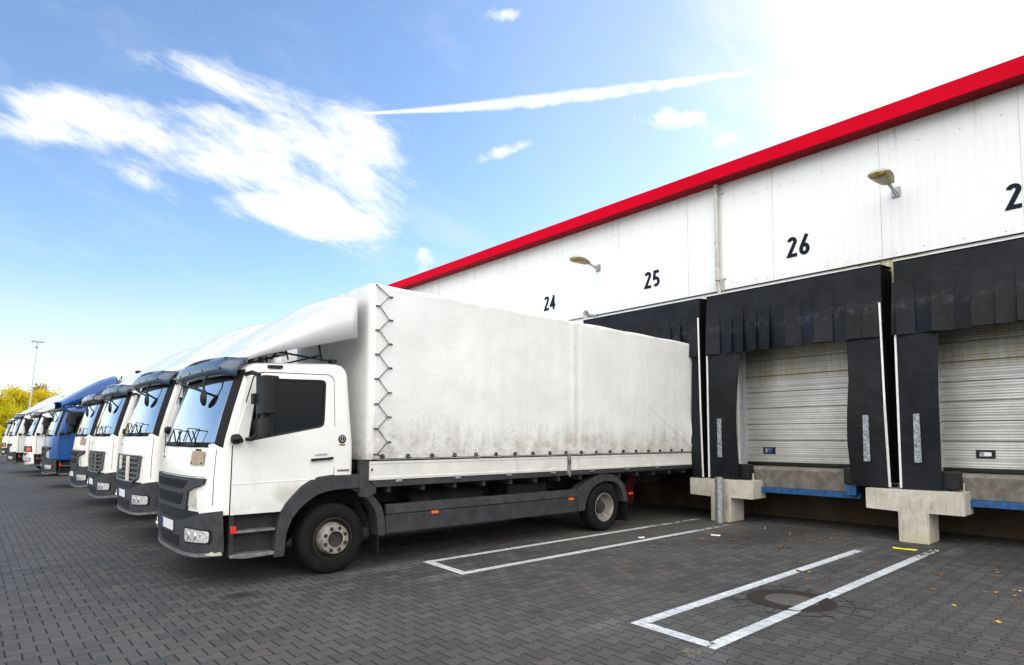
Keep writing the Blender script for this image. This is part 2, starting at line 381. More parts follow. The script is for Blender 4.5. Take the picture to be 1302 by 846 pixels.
class MB:
    def __init__(s, mats=None, off=(0, 0, 0)):
        s.bm = bmesh.new(); s.mi = 0; s.off = Vector(off)
    def V(s, p): return s.bm.verts.new(Vector(p))
    def F(s, vs):
        try:
            f = s.bm.faces.new(vs); f.material_index = s.mi; return f
        except ValueError: return None
    def box(s, x0, x1, y0, y1, z0, z1):
        v = [s.V((x, y, z)) for x in (x0, x1) for y in (y0, y1) for z in (z0, z1)]
        for q in ((0, 1, 3, 2), (4, 6, 7, 5), (0, 4, 5, 1), (2, 3, 7, 6), (0, 2, 6, 4), (1, 5, 7, 3)):
            s.F([v[i] for i in q])
    def bar(s, a, b, w, h=None):
        """rectangular bar from a to b"""
        h = h or w; a = Vector(a); b = Vector(b); d = (b-a).normalized()
        u = d.cross(Vector((0, 0, 1)));
        if u.length < 1e-3: u = Vector((1, 0, 0))
        u.normalize(); v = d.cross(u)
        A = [s.V(a+u*i*w/2+v*j*h/2) for i, j in ((-1, -1), (1, -1), (1, 1), (-1, 1))]
        B = [s.V(b+u*i*w/2+v*j*h/2) for i, j in ((-1, -1), (1, -1), (1, 1), (-1, 1))]
        for i in range(4): s.F([A[i], A[(i+1) % 4], B[(i+1) % 4], B[i]])
        s.F(A[::-1]); s.F(B)
    def tube(s, pts, r, n=8, cap=True):
        pts = [Vector(p) for p in pts]; rings = []
        for i, p in enumerate(pts):
            d = (pts[min(i+1, len(pts)-1)] - pts[max(i-1, 0)]).normalized()
            u = d.cross(Vector((0, 0, 1)))
            if u.length < 1e-2: u = d.cross(Vector((0, 1, 0)))
            u.normalize(); v = d.cross(u)
            rr = r[i] if isinstance(r, (list, tuple)) else r
            rings.append([s.V(p + (u*math.cos(2*math.pi*k/n)+v*math.sin(2*math.pi*k/n))*rr) for k in range(n)])
        for a, b in zip(rings, rings[1:]):
            for k in range(n): s.F([a[k], a[(k+1) % n], b[(k+1) % n], b[k]])
        if cap: s.F(rings[0][::-1]); s.F(rings[-1])
    def lathe(s, prof, c, n=40, axis='y', sgn=1, cap=False):
        """profile of (radius, offset along axis)"""
        c = Vector(c); rings = []
        for r, h in prof:
            ring = []
            for k in range(n):
                a = 2*math.pi*k/n; cx, sx = math.cos(a)*r, math.sin(a)*r
                p = {'y': (cx, h*sgn, sx), 'x': (h*sgn, cx, sx), 'z': (cx, sx, h*sgn)}[axis]
                ring.append(s.V(c+Vector(p)))
            rings.append(ring)
        for a, b in zip(rings, rings[1:]):
            for k in range(n): s.F([a[k], a[(k+1) % n], b[(k+1) % n], b[k]])
        if cap: s.F(rings[0]); s.F(rings[-1])
    def prism(s, poly, o0, o1, fn):
        A = [s.V(fn(u, v, o0)) for u, v in poly]; B = [s.V(fn(u, v, o1)) for u, v in poly]
        n = len(poly)
        for i in range(n): s.F([A[i], A[(i+1) % n], B[(i+1) % n], B[i]])
        s.F(A[::-1]); s.F(B)
    def patch(s, poly, cu, cv, fn, o0, o1):
        t = bmesh.new(); t.faces.new([t.verts.new((u, v, 0)) for u, v in poly]).normal_update()
        bmesh.ops.triangulate(t, faces=t.faces[:], ngon_method='EAR_CLIP')
        for c in cu:
            bmesh.ops.bisect_plane(t, geom=t.verts[:]+t.edges[:]+t.faces[:], plane_co=(c, 0, 0), plane_no=(1, 0, 0), dist=1e-5)
        for c in cv:
            bmesh.ops.bisect_plane(t, geom=t.verts[:]+t.edges[:]+t.faces[:], plane_co=(0, c, 0), plane_no=(0, 1, 0), dist=1e-5)
        t.verts.index_update()
        A = {}; B = {}
        for v in t.verts:
            A[v.index] = s.V(fn(v.co.x, v.co.y, o0)); B[v.index] = s.V(fn(v.co.x, v.co.y, o1))
        for f in t.faces:
            ids = [v.index for v in f.verts]
            s.F([B[i] for i in ids]); s.F([A[i] for i in reversed(ids)])
        for e in t.edges:
            if len(e.link_faces) == 1:
                i, j = e.verts[0].index, e.verts[1].index
                s.F([A[i], A[j], B[j], B[i]])
        t.free()
    def mesh(s, name, mats, smooth=True, angle=32):
        bmesh.ops.remove_doubles(s.bm, verts=s.bm.verts[:], dist=1e-6)
        bmesh.ops.recalc_face_normals(s.bm, faces=s.bm.faces[:])
        bmesh.ops.translate(s.bm, verts=s.bm.verts[:], vec=-s.off)
        me = bpy.data.meshes.new(name); s.bm.to_mesh(me); s.bm.free()
        for q in (mats if isinstance(mats, (list, tuple)) else [mats]): me.materials.append(q)
        if smooth:
            me.polygons.foreach_set('use_smooth', [True]*len(me.polygons))
            me.set_sharp_from_angle(angle=R(angle))
        return me
    def build(s, name, mats, parent=None, bev=0, smooth=True, loc=None, angle=32):
        return link(name, s.mesh(name, mats, smooth, angle), parent, bev, loc)
def link(name, me, parent=None, bev=0, loc=None):
    o = bpy.data.objects.new(name, me); COL.objects.link(o)
    if parent: o.parent = parent
    if loc: o.location = loc
    if bev:
        b = o.modifiers.new('bevel', 'BEVEL'); b.width = bev; b.segments = 2; b.limit_method = 'ANGLE'; b.angle_limit = R(40)
    return o
def empty(name, loc, label, cat, group=None):
    o = bpy.data.objects.new(name, None); COL.objects.link(o); o.location = loc
    o.empty_display_size = .3
    return tag(o, label, cat, group)
def tag(o, label, cat, group=None):
    o['label'] = label; o['category'] = cat
    if group: o['group'] = group
    return o
def struct(o, label=None):
    o['kind'] = 'structure'
    if label: o['label'] = label
    return o
def boolean(me, cutters, op='DIFFERENCE'):
    o = bpy.data.objects.new('tmp', me); COL.objects.link(o); cs = []
    for c in cutters:
        co = bpy.data.objects.new('cut', c); COL.objects.link(co); cs.append(co)
        md = o.modifiers.new('b', 'BOOLEAN'); md.object = co; md.operation = op; md.solver = 'EXACT'
    bpy.context.view_layer.update()
    dg = bpy.context.evaluated_depsgraph_get()
    r = bpy.data.meshes.new_from_object(o.evaluated_get(dg))
    for c in cs: bpy.data.objects.remove(c)
    bpy.data.objects.remove(o)
    r.polygons.foreach_set('use_smooth', [True]*len(r.polygons)); r.set_sharp_from_angle(angle=R(35))
    return r

exec_parts = []

# ================================================================== SKY AND SUN
SUN_AZ, SUN_EL = -6.0, 25.0
def build_world():
    w = bpy.data.worlds.new('World'); S.world = w; w.use_nodes = True
    nt = w.node_tree; E.nt = nt; bg = nt.nodes['Background']
    sky = nt.nodes.new('ShaderNodeTexSky'); sky.sky_type = 'NISHITA'; sky.sun_disc = False
    sky.sun_elevation = R(SUN_EL); sky.sun_rotation = R(90-SUN_AZ)
    sky.altitude = 200; sky.air_density = 1.0; sky.dust_density = .6; sky.ozone_density = 2.0
    d = nt.nodes.new('ShaderNodeTexCoord').outputs['Generated']
    def dot(v):
        n = nt.nodes.new('ShaderNodeVectorMath'); n.operation = 'DOT_PRODUCT'
        nt.links.new(d, n.inputs[0]); n.inputs[1].default_value = v; return E(n.outputs['Value'])
    # local tangent plane shared by the clouds of the visible part of the sky
    c0 = skydir(560, 200); e1 = (skydir(1000, 200)-skydir(120, 200)); e1 -= c0*e1.dot(c0); e1.normalize()
    e2 = c0.cross(e1); e2 = -e2 if e2.z < 0 else e2
    dc = dot(c0); front = smooth(dc, .15, .35)
    u = dot(e1)/E.op('MAXIMUM', dc, .05); v = dot(e2)/E.op('MAXIMUM', dc, .05)
    def uv(px, py):
        q = skydir(px, py); k = q.dot(c0); return q.dot(e1)/k, q.dot(e2)/k
    P = comb(u, v, .37)
    ra = math.radians(-27)     # streak direction of the high clouds
    us = u*math.cos(ra) + v*math.sin(ra); vs = v*math.cos(ra) - u*math.sin(ra)
    Q = comb(us*.55, vs*1.5, 1.7)
    n1 = fbm(P, 6.5, 4, .6, .35); n2 = fbm(Q, 9, 7, .66, .5); n3 = fbm(P, 30, 4, .6, .2); n4 = fbm(Q, 3.2, 4, .55, .3)
    def blob(px, py, rx, ry, deg):
        # ellipse given on the photograph's sky, turned into an ellipse on the tangent plane
        a = math.radians(deg); cu, cv = uv(px, py)
        au, av = uv(px+rx*math.cos(a), py-rx*math.sin(a)); bu, bv = uv(px-ry*math.sin(a), py-ry*math.cos(a))
        au -= cu; av -= cv; bu -= cu; bv -= cv; det = au*bv-av*bu
        du = u-cu; dv = v-cv
        x = (du*bv-dv*bu)/det; y = (dv*au-du*av)/det
        return 1.0 - E.op('SQRT', x*x+y*y)
    mx = lambda *a: a[0] if len(a) == 1 else E.op('MAXIMUM', a[0], mx(*a[1:]))
    big = mx(blob(400, 222, 135, 74, -30), blob(270, 180, 165, 64, -17), blob(125, 150, 135, 46, -6), blob(400, 272, 130, 34, -8), blob(300, 112, 140, 36, -14)*.55, blob(450, 175, 70, 62, -40)*.75, blob(185, 232, 60, 18, -20)*.4, blob(60, 165, 90, 30, -10)*.6)
    n5 = fbm(Q, 26, 5, .7, .6)
    dens = E.op('MINIMUM', big*1.6, .74) + (n2-.5)*2.5 + (n1-.5)*1.2 + (n5-.5)*1.1
    cA = smooth(dens, -.02, 1.12)
    # small torn clouds
    s1 = blob(640, 194, 62, 11, 17)
    s2 = mx(blob(870, 150, 85, 20, 5)*1.5, blob(955, 158, 95, 16, 32)*1.2, blob(1010, 135, 110, 34, 22))
    s3 = mx(blob(640, 17, 26, 8, 0)*.6, blob(540, 330, 18, 40, 0)*.8, blob(182, 230, 26, 12, -20)*.7)
    cB = smooth(mx(s1*.9, s2, s3)*.9 + (n2-.5)*2.6 + (n3-.5)*1.8, .12, 1.1)
    # vapour trail: a slightly bowed thin band
    (ua, va), (ub, vb), (um, vm) = uv(452, 145), uv(965, 88), uv(740, 122)
    t = (u-ua)/(ub-ua); tm = (um-ua)/(ub-ua); bow = (vm - (va+(vb-va)*tm))/(tm*(1-tm))
    cv = va + t*(vb-va) + t*(1.0-t)*bow
    wid = (.0020 + smooth(t, 0, .5)*.0075)*(1.0 - smooth(t, .6, 1.05)*.55)
    dd = (v - cv + (n3-.5)*.012*smooth(t, .1, .5) + (n1-.5)*.004)
    cC = (1.0 - smooth(dd.abs()/wid, .45, 1.35)) * smooth(t, -.01, .02) * (1.0 - smooth(t, .85, 1.25)) * (.70+ (n3-.42)*1.6).clamp()
    # thin veils
    cD = smooth(n4 + (n2-.5)*.7, .46, .80)*.62
    low = 1.0 - smooth(v, uv(500, 470)[1], uv(500, 250)[1])
    cD = cD*(low*.8+.25)
    # bright thin haze round the hidden sun
    gx = skydir(1270, -10); g = dot(gx)
    gl = (smooth(g, .915, 1.0)*(.50 + (n2-.5)*1.9) + smooth(g, .962, 1.0)*.75 + smooth(g, .72, .99)*.17)
    tot = E.op('MAXIMUM', E.op('MAXIMUM', cA*.97, cB*.9), E.op('MAXIMUM', cC*.95, cD))*front
    tot = E.op('MAXIMUM', tot, gl.clamp()*front)
    z = sep(d)[2]
    hz = (1.0 - smooth(z, -.06, .27))*.90
    tot = E.op('MAXIMUM', tot, hz).clamp()
    # bright clouds added behind the viewer, unseen, to light wall and truck sides
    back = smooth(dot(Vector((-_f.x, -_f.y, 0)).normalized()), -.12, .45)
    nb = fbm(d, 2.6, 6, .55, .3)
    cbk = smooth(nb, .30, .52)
    skyc = nt.nodes.new('ShaderNodeMix'); skyc.data_type = 'RGBA'; skyc.blend_type = 'MULTIPLY'; skyc.inputs[0].default_value = 1
    nt.links.new(sky.outputs[0], skyc.inputs[6]); skyc.inputs[7].default_value = SKYTINT
    c = mixc(tot, skyc.outputs[2], CLOUD)
    c = mixc((back*cbk*(smooth(z, .06, .34)*.93+.07)).clamp(), c, FILLCLOUD)
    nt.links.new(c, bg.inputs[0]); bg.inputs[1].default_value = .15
    w.cycles.sampling_method = 'MANUAL'; w.cycles.sample_map_resolution = 512
    L = bpy.data.lights.new('sun', 'SUN'); L.energy = 3.6; L.angle = R(.5); L.color = (1, .94, .85)
    o = bpy.data.objects.new('sun', L); COL.objects.link(o)
    a, e = R(SUN_AZ), R(SUN_EL)
    sd = Vector((math.cos(e)*math.cos(a), math.cos(e)*math.sin(a), math.sin(e)))
    o.rotation_euler = sd.to_track_quat('Z', 'Y').to_euler(); o.location = (30, 0, 30)
SKYTINT = (1.50, 1.56, 1.66, 1)
CLOUD = (6.9, 7.0, 7.2)
FILLCLOUD = (22.5, 21.6, 20.2)
build_world()
S.view_settings.view_transform = 'Standard'; S.view_settings.look = 'None'
S.view_settings.gamma = 1; S.view_settings.exposure = 0.16; S.view_settings.use_curve_mapping = False

# ================================================================== GROUND
def ground():
    b = MB(); b.mi = 0
    v = [b.V(p) for p in ((-900, -900, -.06), (900, -900, -.06), (900, 900, -.06), (-900, 900, -.06))]; b.F(v)
    struct(b.build('ground', MT['grass'], smooth=False), 'grass land around the paved yard')
    b = MB(); v = [b.V(p) for p in ((-60, -50, 0), (13.7, -50, 0), (13.7, 72, 0), (-60, 72, 0))]; b.F(v)
    struct(b.build('paved_yard', MT['ground'], smooth=False), 'yard of dark grey interlocking pavers')
    b = MB(); b.box(-60, 11, 72.002, 72.17, -.06, .12)
    struct(b.build('kerb', MT['kerb'], smooth=False, bev=.01), 'concrete kerb at the far edge of the yard')
    # painted bay outlines: long double lines with a short closing line
    def lines(name, rects, lab):
        b = MB()
        for q in rects:
            b.F([b.V((x, y, .004)) for x, y in q])
        struct(b.build(name, MT['paint'], smooth=False), lab)
    def outline(x0, x1a, x1b, ya, yb, w, s=0):
        # ya > yb (far, near) outer edges
        return [[(x0, yb), (x0+w*1.05, yb), (x0+w*1.05+.07, ya), (x0+.06, ya)],
                [(x0+w*1.05+.07, ya), (x0+w*1.05+.07, ya-w), (x1a, ya-w+s), (x1a, ya+s)],
                [(x0+w*1.05, yb+w), (x0+w*1.05, yb), (x1b, yb+s), (x1b, yb+w+s)]]
    lines('bay_marking', outline(4.62, 10.35, 11.3, 3.57, 2.67, .125, 0), 'white double line with closed end beside the manhole')
    lines('bay_marking', outline(4.72, 11.75, 11.5, 7.20, 6.20, .115, -.02), 'white double line with closed end along the near truck')
ground()

def extras_on_ground():
    # manhole
    c = (6.62, 2.93, 0)
    e = empty('manhole_cover', c, 'round rusty manhole cover with a concrete centre crossed by the white line', 'manhole cover')
    b = MB(off=c); b.lathe([(.44, .0), (.44, .005), (.43, .011), (.27, .011), (.262, .005), (.262, .0)], c, 64, 'z'); b.build('ring', MT['iron'], e)
    b = MB(off=c); b.lathe([(.001, .009), (.25, .009), (.258, .006), (.26, 0)], c, 64, 'z'); b.build('lid', MT['lid'], e)
    b = MB(off=c)
    # paint running over the cast ring
    b.F([b.V((6.24, 2.68, .0135)), b.V((6.98, 2.70, .0135)), b.V((7.02, 2.79, .0135)), b.V((6.22, 2.785, .0135))])
    b.build('paint_stripe', MT['paint'], e, smooth=False)
    # fan of cut pavers round the manhole: dark cut joints
    b = MB()
    for k in range(14):
        a = 2*math.pi*k/14+.1
        r1 = .72+.10*math.sin(3*a)
        b.bar((c[0]+math.cos(a)*.46, c[1]+math.sin(a)*.46, .001), (c[0]+math.cos(a)*r1, c[1]+math.sin(a)*r1, .001), .006, .004)
    n = 40
    for k in range(n):
        if k % 10 > 6: continue
        a0, a1 = 2*math.pi*k/n, 2*math.pi*(k+1)/n
        b.bar((c[0]+math.cos(a0)*.60, c[1]+math.sin(a0)*.60, .0015), (c[0]+math.cos(a1)*.60, c[1]+math.sin(a1)*.60, .0015), .006, .004)
    struct(b.build('paver_joints', MT['seam'], smooth=False), 'dark cut joints radiating around the manhole')
    # mortar patch and pale repaired stones at the paint corner
    rnd = random.Random(3)
    for (x, y, r, lab) in ((4.42, 2.77, .085, 'crumbled mortar hole at the corner of the white outline'),):
        b = MB(); pts = []
        for k in range(18):
            a = 2*math.pi*k/18; rr = r*(.8+.4*rnd.random()); pts.append((x+math.cos(a)*rr, y+math.sin(a)*rr))
        b.prism(pts, 0.0, .007, lambda u, v, o: (u, v, o)); struct(b.build('mortar_patch', MT['patch'], smooth=False), lab)
    # yellow strip, paper scraps
    def scrap(name, x, y, w, h, a, m, lab, cat):
        b = MB(off=(x, y, 0)); ca, sa = math.cos(a), math.sin(a)
        pts = [(x+ca*i*w/2-sa*j*h/2, y+sa*i*w/2+ca*j*h/2) for i, j in ((-1, -1), (.1, -1.15), (1, -.9), (1.05, .9), (0, 1.05), (-1, 1))]
        zz = [.006, .02, .008, .012, .025, .006]
        vs = [b.V((p[0], p[1], q)) for p, q in zip(pts, zz)]; ve = [b.V((p[0], p[1], q+.004)) for p, q in zip(pts, zz)]
        b.F(vs[::-1]); b.F(ve)
        for i in range(6): b.F([vs[i], vs[(i+1) % 6], ve[(i+1) % 6], ve[i]])
        o = b.build(name, m, smooth=False); o.location = (x, y, 0); tag(o, lab, cat)
    scrap('plastic_strip', 10.95, 3.06, .05, .30, .1, MT['yellow'], 'bright yellow plastic strip lying at the foot of the concrete support', 'litter')
    scrap('paper_scrap', 9.95, 5.7, .07, .15, .25, MT['paper'], 'larger white paper scrap lying between the two painted outlines', 'litter')
    scrap('paper_scrap', 8.75, 6.42, .06, .10, .9, MT['paper'], 'small white paper scrap on the line beside the truck', 'litter')
    # fallen leaves: one mesh per leaf
    lc = [mat('leaf_orange', (.42, .15, .03), .7, var=.2), mat('leaf_brown', (.20, .09, .035), .8, var=.2), mat('leaf_yellow', (.5, .36, .05), .7, var=.2), mat('leaf_pale', (.5, .42, .32), .8, var=.2)]
    shapes = []
    for k in range(4):
        b = MB(); n = 9; top = []; bot = []
        for i in range(n+1):
            t = i/n; w = math.sin(math.pi*t**.8)*.026*(1+.25*math.sin(i*2.3+k)); x = (t-.5)*.085
            top.append(b.V((x, w, .006+.018*math.sin(t*3+k)**2))); bot.append(b.V((x, -w, .012+.014*math.cos(t*2.5+k)**2)))
        mid = [b.V(((i/n-.5)*.085, 0, .004+.004*math.sin(i+k))) for i in range(n+1)]
        for i in range(n):
            b.F([top[i], mid[i], mid[i+1], top[i+1]]); b.F([mid[i], bot[i], bot[i+1], mid[i+1]])
        shapes.append(b.mesh('fallen_leaf', lc[k]))
    zones = [((9.2, 10.6), (4.3, 5.9), 16, 'dry curled leaf on the pavers in front of shutter door 26', 'leaves before door 26'),
             ((7.2, 10.6), (.7, 2.3), 20, 'dry curled leaf on the pavers right of the manhole', 'leaves right of the manhole'),
             ((7.4, 9.0), (2.9, 3.5), 4, 'dry curled leaf inside the white outline beyond the manhole', 'leaves inside the white outline'),
             ((10.8, 11.6), (3.8, 5.8), 10, 'dry curled leaf at the edge of the dock pit', 'leaves at the dock pit')]
    for (xr, yr, n, lab, grp) in zones:
        for _ in range(n):
            i = rnd.choice([0, 0, 1, 1, 1, 2, 3])
            o = link('fallen_leaf', shapes[i]); o.location = (rnd.uniform(*xr), rnd.uniform(*yr), .001)
            s = rnd.uniform(.5, 1.0); o.scale = (s, s, s); o.rotation_euler = (0, 0, rnd.uniform(0, 6.3)); tag(o, lab, 'leaf', grp)
extras_on_ground()

# ================================================================== WAREHOUSE
BW = 3.54; BAYS = [5.17-BW*2, 5.17-BW, 5.17, 5.17+BW, 5.17+2*BW]; NUM = {0: '28', 1: '27', 2: '26', 3: '25', 4: '24'}
WX = 12.40
def warehouse():
    Y0, Y1 = -9.0, 74.0
    o0 = (WX, 5.17, 0)
    W = empty('warehouse', o0, 'long white corrugated warehouse with red roof edge and numbered loading bays', 'warehouse')
    # corrugated upper cladding
    b = MB(off=o0); P = .14; prof = [(0, 0), (.40, 0), (.46, -.002), (.94, -.002), (1, 0)]
    y = Y0; cols = []
    while y < Y1:
        for t, dx in prof[:-1]:
            cols.append((y+t*P, WX+dx))
        y += P
    lo = [b.V((x, yy, 5.02)) for yy, x in cols]; hi = [b.V((x, yy, 7.45)) for yy, x in cols]
    for i in range(len(cols)-1): b.F([lo[i], lo[i+1], hi[i+1], hi[i]])
    cl = b.build('cladding', MT['wall'], W, smooth=False)
    # backing volume (the hall itself), roof
    b = MB(off=o0); b.box(WX+.06, 60, Y0, Y1, 5.0, 7.44); b.box(13.0, 59.9, Y0+.1, Y1-.1, 1.16, 4.995); b.build('hall_wall', MT['flash'], W, smooth=False)
    b = MB(off=o0)
    b.prism([(12.03, 7.66), (12.5, 7.70), (36, 8.3), (60, 7.70), (60, 7.45), (12.45, 7.45)], Y0-.1, Y1+.1, lambda u, v, o: (u, o, v)); b.build('roof', MT['roof'], W, smooth=False)
    # red fascia of long folded sheets, lapped
    b = MB(off=o0); y = Y0-.15; k = 0
    while y < Y1+.15:
        y2 = min(y+6.05, Y1+.15); d = .003*(k % 2)
        b.prism([(12.02-d, 7.42-d), (12.035, 7.42-d), (12.035, 7.66), (12.20, 7.69), (12.20, 7.705+d), (12.02-d, 7.705+d)], y, y2, lambda u, v, o: (u, o, v))
        y = y2-(.05 if y2 < Y1 else -1); k += 1
    b.build('fascia', MT['fascia'], W, smooth=False)
    b = MB(off=o0); b.box(12.036, WX-.012, Y0-.14, Y1+.14, 7.424, 7.436)
    b.box(12.031, 12.045, Y0-.14, Y1+.14, 7.405, 7.425)
    b.build('soffit', MT['soffit'], W, smooth=False)
    # base drip and flashing strip
    b = MB(off=o0)
    b.prism([(WX-.03, 5.00), (WX-.03, 5.012), (WX+.05, 5.035), (WX+.05, 5.00)], Y0, Y1, lambda u, v, o: (u, o, v)); b.build('drip_edge', MT['seam'], W, smooth=False)
    b = MB(off=o0); b.box(WX+.01, WX+.058, Y0, Y1, 4.60, 4.999); b.build('flashing', MT['flashing'], W, smooth=False)
    # panel seams and screws
    b = MB(off=o0)
    yy = Y0+.62
    s0 = 3.63 - 2.02*6
    while s0 < Y1:
        if s0 > Y0: b.box(WX-.0050, WX-.002, s0-.0020, s0+.0020, 5.04, 7.42)
        s0 += 2.02
    b.build('panel_joints', MT['jointgrey'], W, smooth=False); b = MB(off=o0)
    rr = random.Random(5)
    y = Y0+.2
    while y < 40:
        for z in (5.10, 7.02):
            if rr.random() < .8:
                yc = y+rr.uniform(-.03, .03); b.lathe([(.001, .008), (.006, .006), (.008, 0)], (WX-.005, yc, z+rr.uniform(-.02, .02)), 8, 'x', -1)
        y += rr.choice([.28, .56, .42])
    b.build('fixings', MT['seam'], W)['kind'] = 'stuff'
    # numbers
    def arc(cx, cy, rx, ry, a0, a1, n=14):
        return [(cx+rx*math.cos(R(a0+(a1-a0)*k/n)), cy+ry*math.sin(R(a0+(a1-a0)*k/n))) for k in range(n+1)]
    GL = {'2': [arc(0, .112, .062, .062, 172, -28) + [(-.068, -.172), (.095, -.172)]],
          '4': [[(.052, .17), (-.075, -.085), (.105, -.085)], [(.040, .205), (.040, -.205)]],
          '5': [[(.082, .172), (-.042, .172), (-.056, .005)] + arc(-.008, -.072, .072, .088, 118, -128)],
          '6': [arc(0, -.085, .066, .084, 0, 360, 26), [(-.060, -.045), (.052, .208)]],
          '7': [[(-.09, .172), (.085, .172), (-.035, -.205)]],
          '8': [arc(0, .105, .05, .062, 0, 360, 20), arc(0, -.09, .064, .08, 0, 360, 24)]}
    for i, c in enumerate(BAYS):
        oo = (WX, c-.03, 5.63); b = MB(off=oo); lay = 0
        for q, ch in enumerate(NUM[i]):
            cy0 = c-.03 + (.121 if q == 0 else -.121)
            for st in GL[ch]:
                lay += 1; x0, x1 = WX-.0062, WX-.0095-.0006*lay; wd = .037
                pts = [Vector(p) for p in st]; closed = (pts[0]-pts[-1]).length < 1e-4; n = len(pts); Lf, Rt = [], []
                for k in range(n):
                    if closed: pa, pb = pts[k-1 if k else n-2], pts[(k+1) if k < n-1 else 1]
                    else: pa, pb = pts[max(k-1, 0)], pts[min(k+1, n-1)]
                    d1 = (pts[k]-pa).normalized() if (pts[k]-pa).length > 1e-6 else (pb-pts[k]).normalized()
                    d2 = (pb-pts[k]).normalized() if (pb-pts[k]).length > 1e-6 else d1
                    d = (d1+d2).normalized(); nn = Vector((-d.y, d.x)); m_ = wd/max(.45, nn.dot(Vector((-d1.y, d1.x))))
                    Lf.append(pts[k]+nn*m_); Rt.append(pts[k]-nn*m_)
                tov = lambda p, x: b.V((x, cy0-p.x, 5.63+p.y))
                for k in range(n-1):
                    A = [tov(Lf[k], x1), tov(Lf[k+1], x1), tov(Rt[k+1], x1), tov(Rt[k], x1)]; B = [tov(Lf[k], x0), tov(Lf[k+1], x0), tov(Rt[k+1], x0), tov(Rt[k], x0)]
                    b.F(A); b.F([A[0], A[1], B[1], B[0]]); b.F([A[2], A[3], B[3], B[2]])
                    if k == 0: b.F([A[0], A[3], B[3], B[0]])
                    if k == n-2: b.F([A[1], A[2], B[2], B[1]])
        ob = b.build('bay_number', MT['number'], W, smooth=False); ob.location = Vector(oo)-Vector(o0)
    # downpipe
    b = MB(off=o0); py = 6.88
    b.tube([(WX-.09, py, 7.42), (WX-.09, py, 5.28), (WX-.085, py-.005, 5.18), (WX-.05, py-.01, 5.02), (WX-.03, py-.01, 4.82)], .047, 14)
    for z in (7.30, 6.1, 5.25): b.lathe([(.06, -.02), (.06, .02)], (WX-.09, py, z), 14, 'z', 1, True)
    b.build('downpipe', MT['pipe'], W)
    b = MB(off=o0)
    for z in (7.22, 5.27): b.bar((WX-.05, py-.07, z), (WX-.0, py-.16, z-.01), .02)
    b.tube([(WX-.03, py-.10, 5.3), (WX-.03, py-.105, 4.85)], .012, 6)
    b.build('pipe_bracket', MT['galv'], W)
    # lower wall: piers between the door openings, lintel, far closed stretch
    cs = [BAYS[0]-BW] + BAYS + [BAYS[-1]+BW]
    b = MB(off=o0)
    for a, c in zip(cs, cs[1:]): b.box(WX+.02, WX+.38, a+1.36, c-1.36, .9, 4.62)
    b.box(WX+.03, WX+.37, Y0, cs[-1]+1.3, 4.05, 4.615)
    b.box(WX+.02, WX+.38, cs[-1]-1.26, Y1, 0, 4.62); b.box(WX+.02, WX+.38, Y0, cs[0]+1.26, 0, 4.62)
    b.build('lower_wall', MT['flash'], W, smooth=False)
    # pit: back wall, dock floor slab
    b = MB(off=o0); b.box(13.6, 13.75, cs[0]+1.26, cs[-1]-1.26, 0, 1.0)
    for a, c in zip(cs, cs[1:]): b.box(12.33, 13.6, (a+c)/2-.12, (a+c)/2+.12, 0, .9)
    b.build('pit_wall', MT['farwall'], W, smooth=False)
    b = MB(off=o0); b.box(12.46, 60, cs[0]+1.26, cs[-1]-1.26, 1.0, 1.15); b.build('dock_floor', MT['farwall'], W, smooth=False)
    # concrete T supports
    for a, c in zip(cs, cs[1:]):
        if a < -6 : continue
        yc = (a+c)/2-(.26 if (a+c)/2 < 5 else .33); b = MB(off=o0); dy = 0.0
        b.prism(rpoly([(yc-.22, 0), (yc+.22, 0), (yc+.22, .5), (yc+.71+dy, .52), (yc+.71+dy, .87), (yc-.71+dy, .87), (yc-.71+dy, .5), (yc-.22, .5)], .015, 2), 11.76, 12.32, lambda u, v, o: (o, u, v))
        b.box(11.765, 11.83, yc-.71+dy, yc-.70+dy, .871, 1.02)
        b.build('concrete_support', MT['concrete'], W, bev=.012, smooth=False)
    # sectional doors
    for i, c in enumerate(BAYS):
        b = MB(off=o0); z = 1.22; k = 0
        hs = [.46, .34, .34, .34, .34, .34, .34, .34]
        while z < 3.95:
            h = hs[min(k, 7)]
            # section with a bevelled joint and two pressed ribs
            pr = [(12.655, z+.003), (12.652, z+.012), (12.625, z+.017), (12.625, z+h*.30), (12.638, z+h*.31), (12.638, z+h*.335), (12.625, z+h*.34), (12.625, z+h*.66), (12.638, z+h*.67), (12.638, z+h*.695), (12.625, z+h*.70), (12.625, z+h-.004), (12.655, z+h-.003), (12.67, z+h-.003), (12.67, z+.004)]
            b.prism(pr, c-1.27, c+1.27, lambda u, v, o: (u, o, v)); z += h; k += 1
        d = b.build('shutter_door', MT['door'], W, smooth=False)
        b = MB(off=o0); b.box(12.60, 12.64, c-1.27, c+1.27, 1.165, 1.216)
        b.build('bottom_seal', MT['black'], d, smooth=False)
        lx = c+.80 if i != 1 else c+.68
        b = MB(off=o0); b.box(12.608, 12.634, lx-.15, lx+.11, 1.40, 1.54); b.build('lock_box', MT['black'], d, bev=.008)
        b = MB(off=o0); b.box(12.602, 12.607, lx-.07, lx+.06, 1.43, 1.51); b.build('lock_plate', MT['reflector'], d, smooth=False)
        b = MB(off=o0); b.box(12.596, 12.601, lx-.10, lx+.0, 1.44, 1.50); b.build('blue_sticker', MT['euro'] if i == 2 else MT['plate'], d, smooth=False)
        b = MB(off=o0)
        for s in (-1, 1):
            b = MB(off=o0); b.box(WX+.10, WX+.24, c+s*1.31-.05, c+s*1.31+.05, 1.15, 4.045)
            b.build('door_jamb', MT['lampbody'], W, smooth=False)
    return W
warehouse()

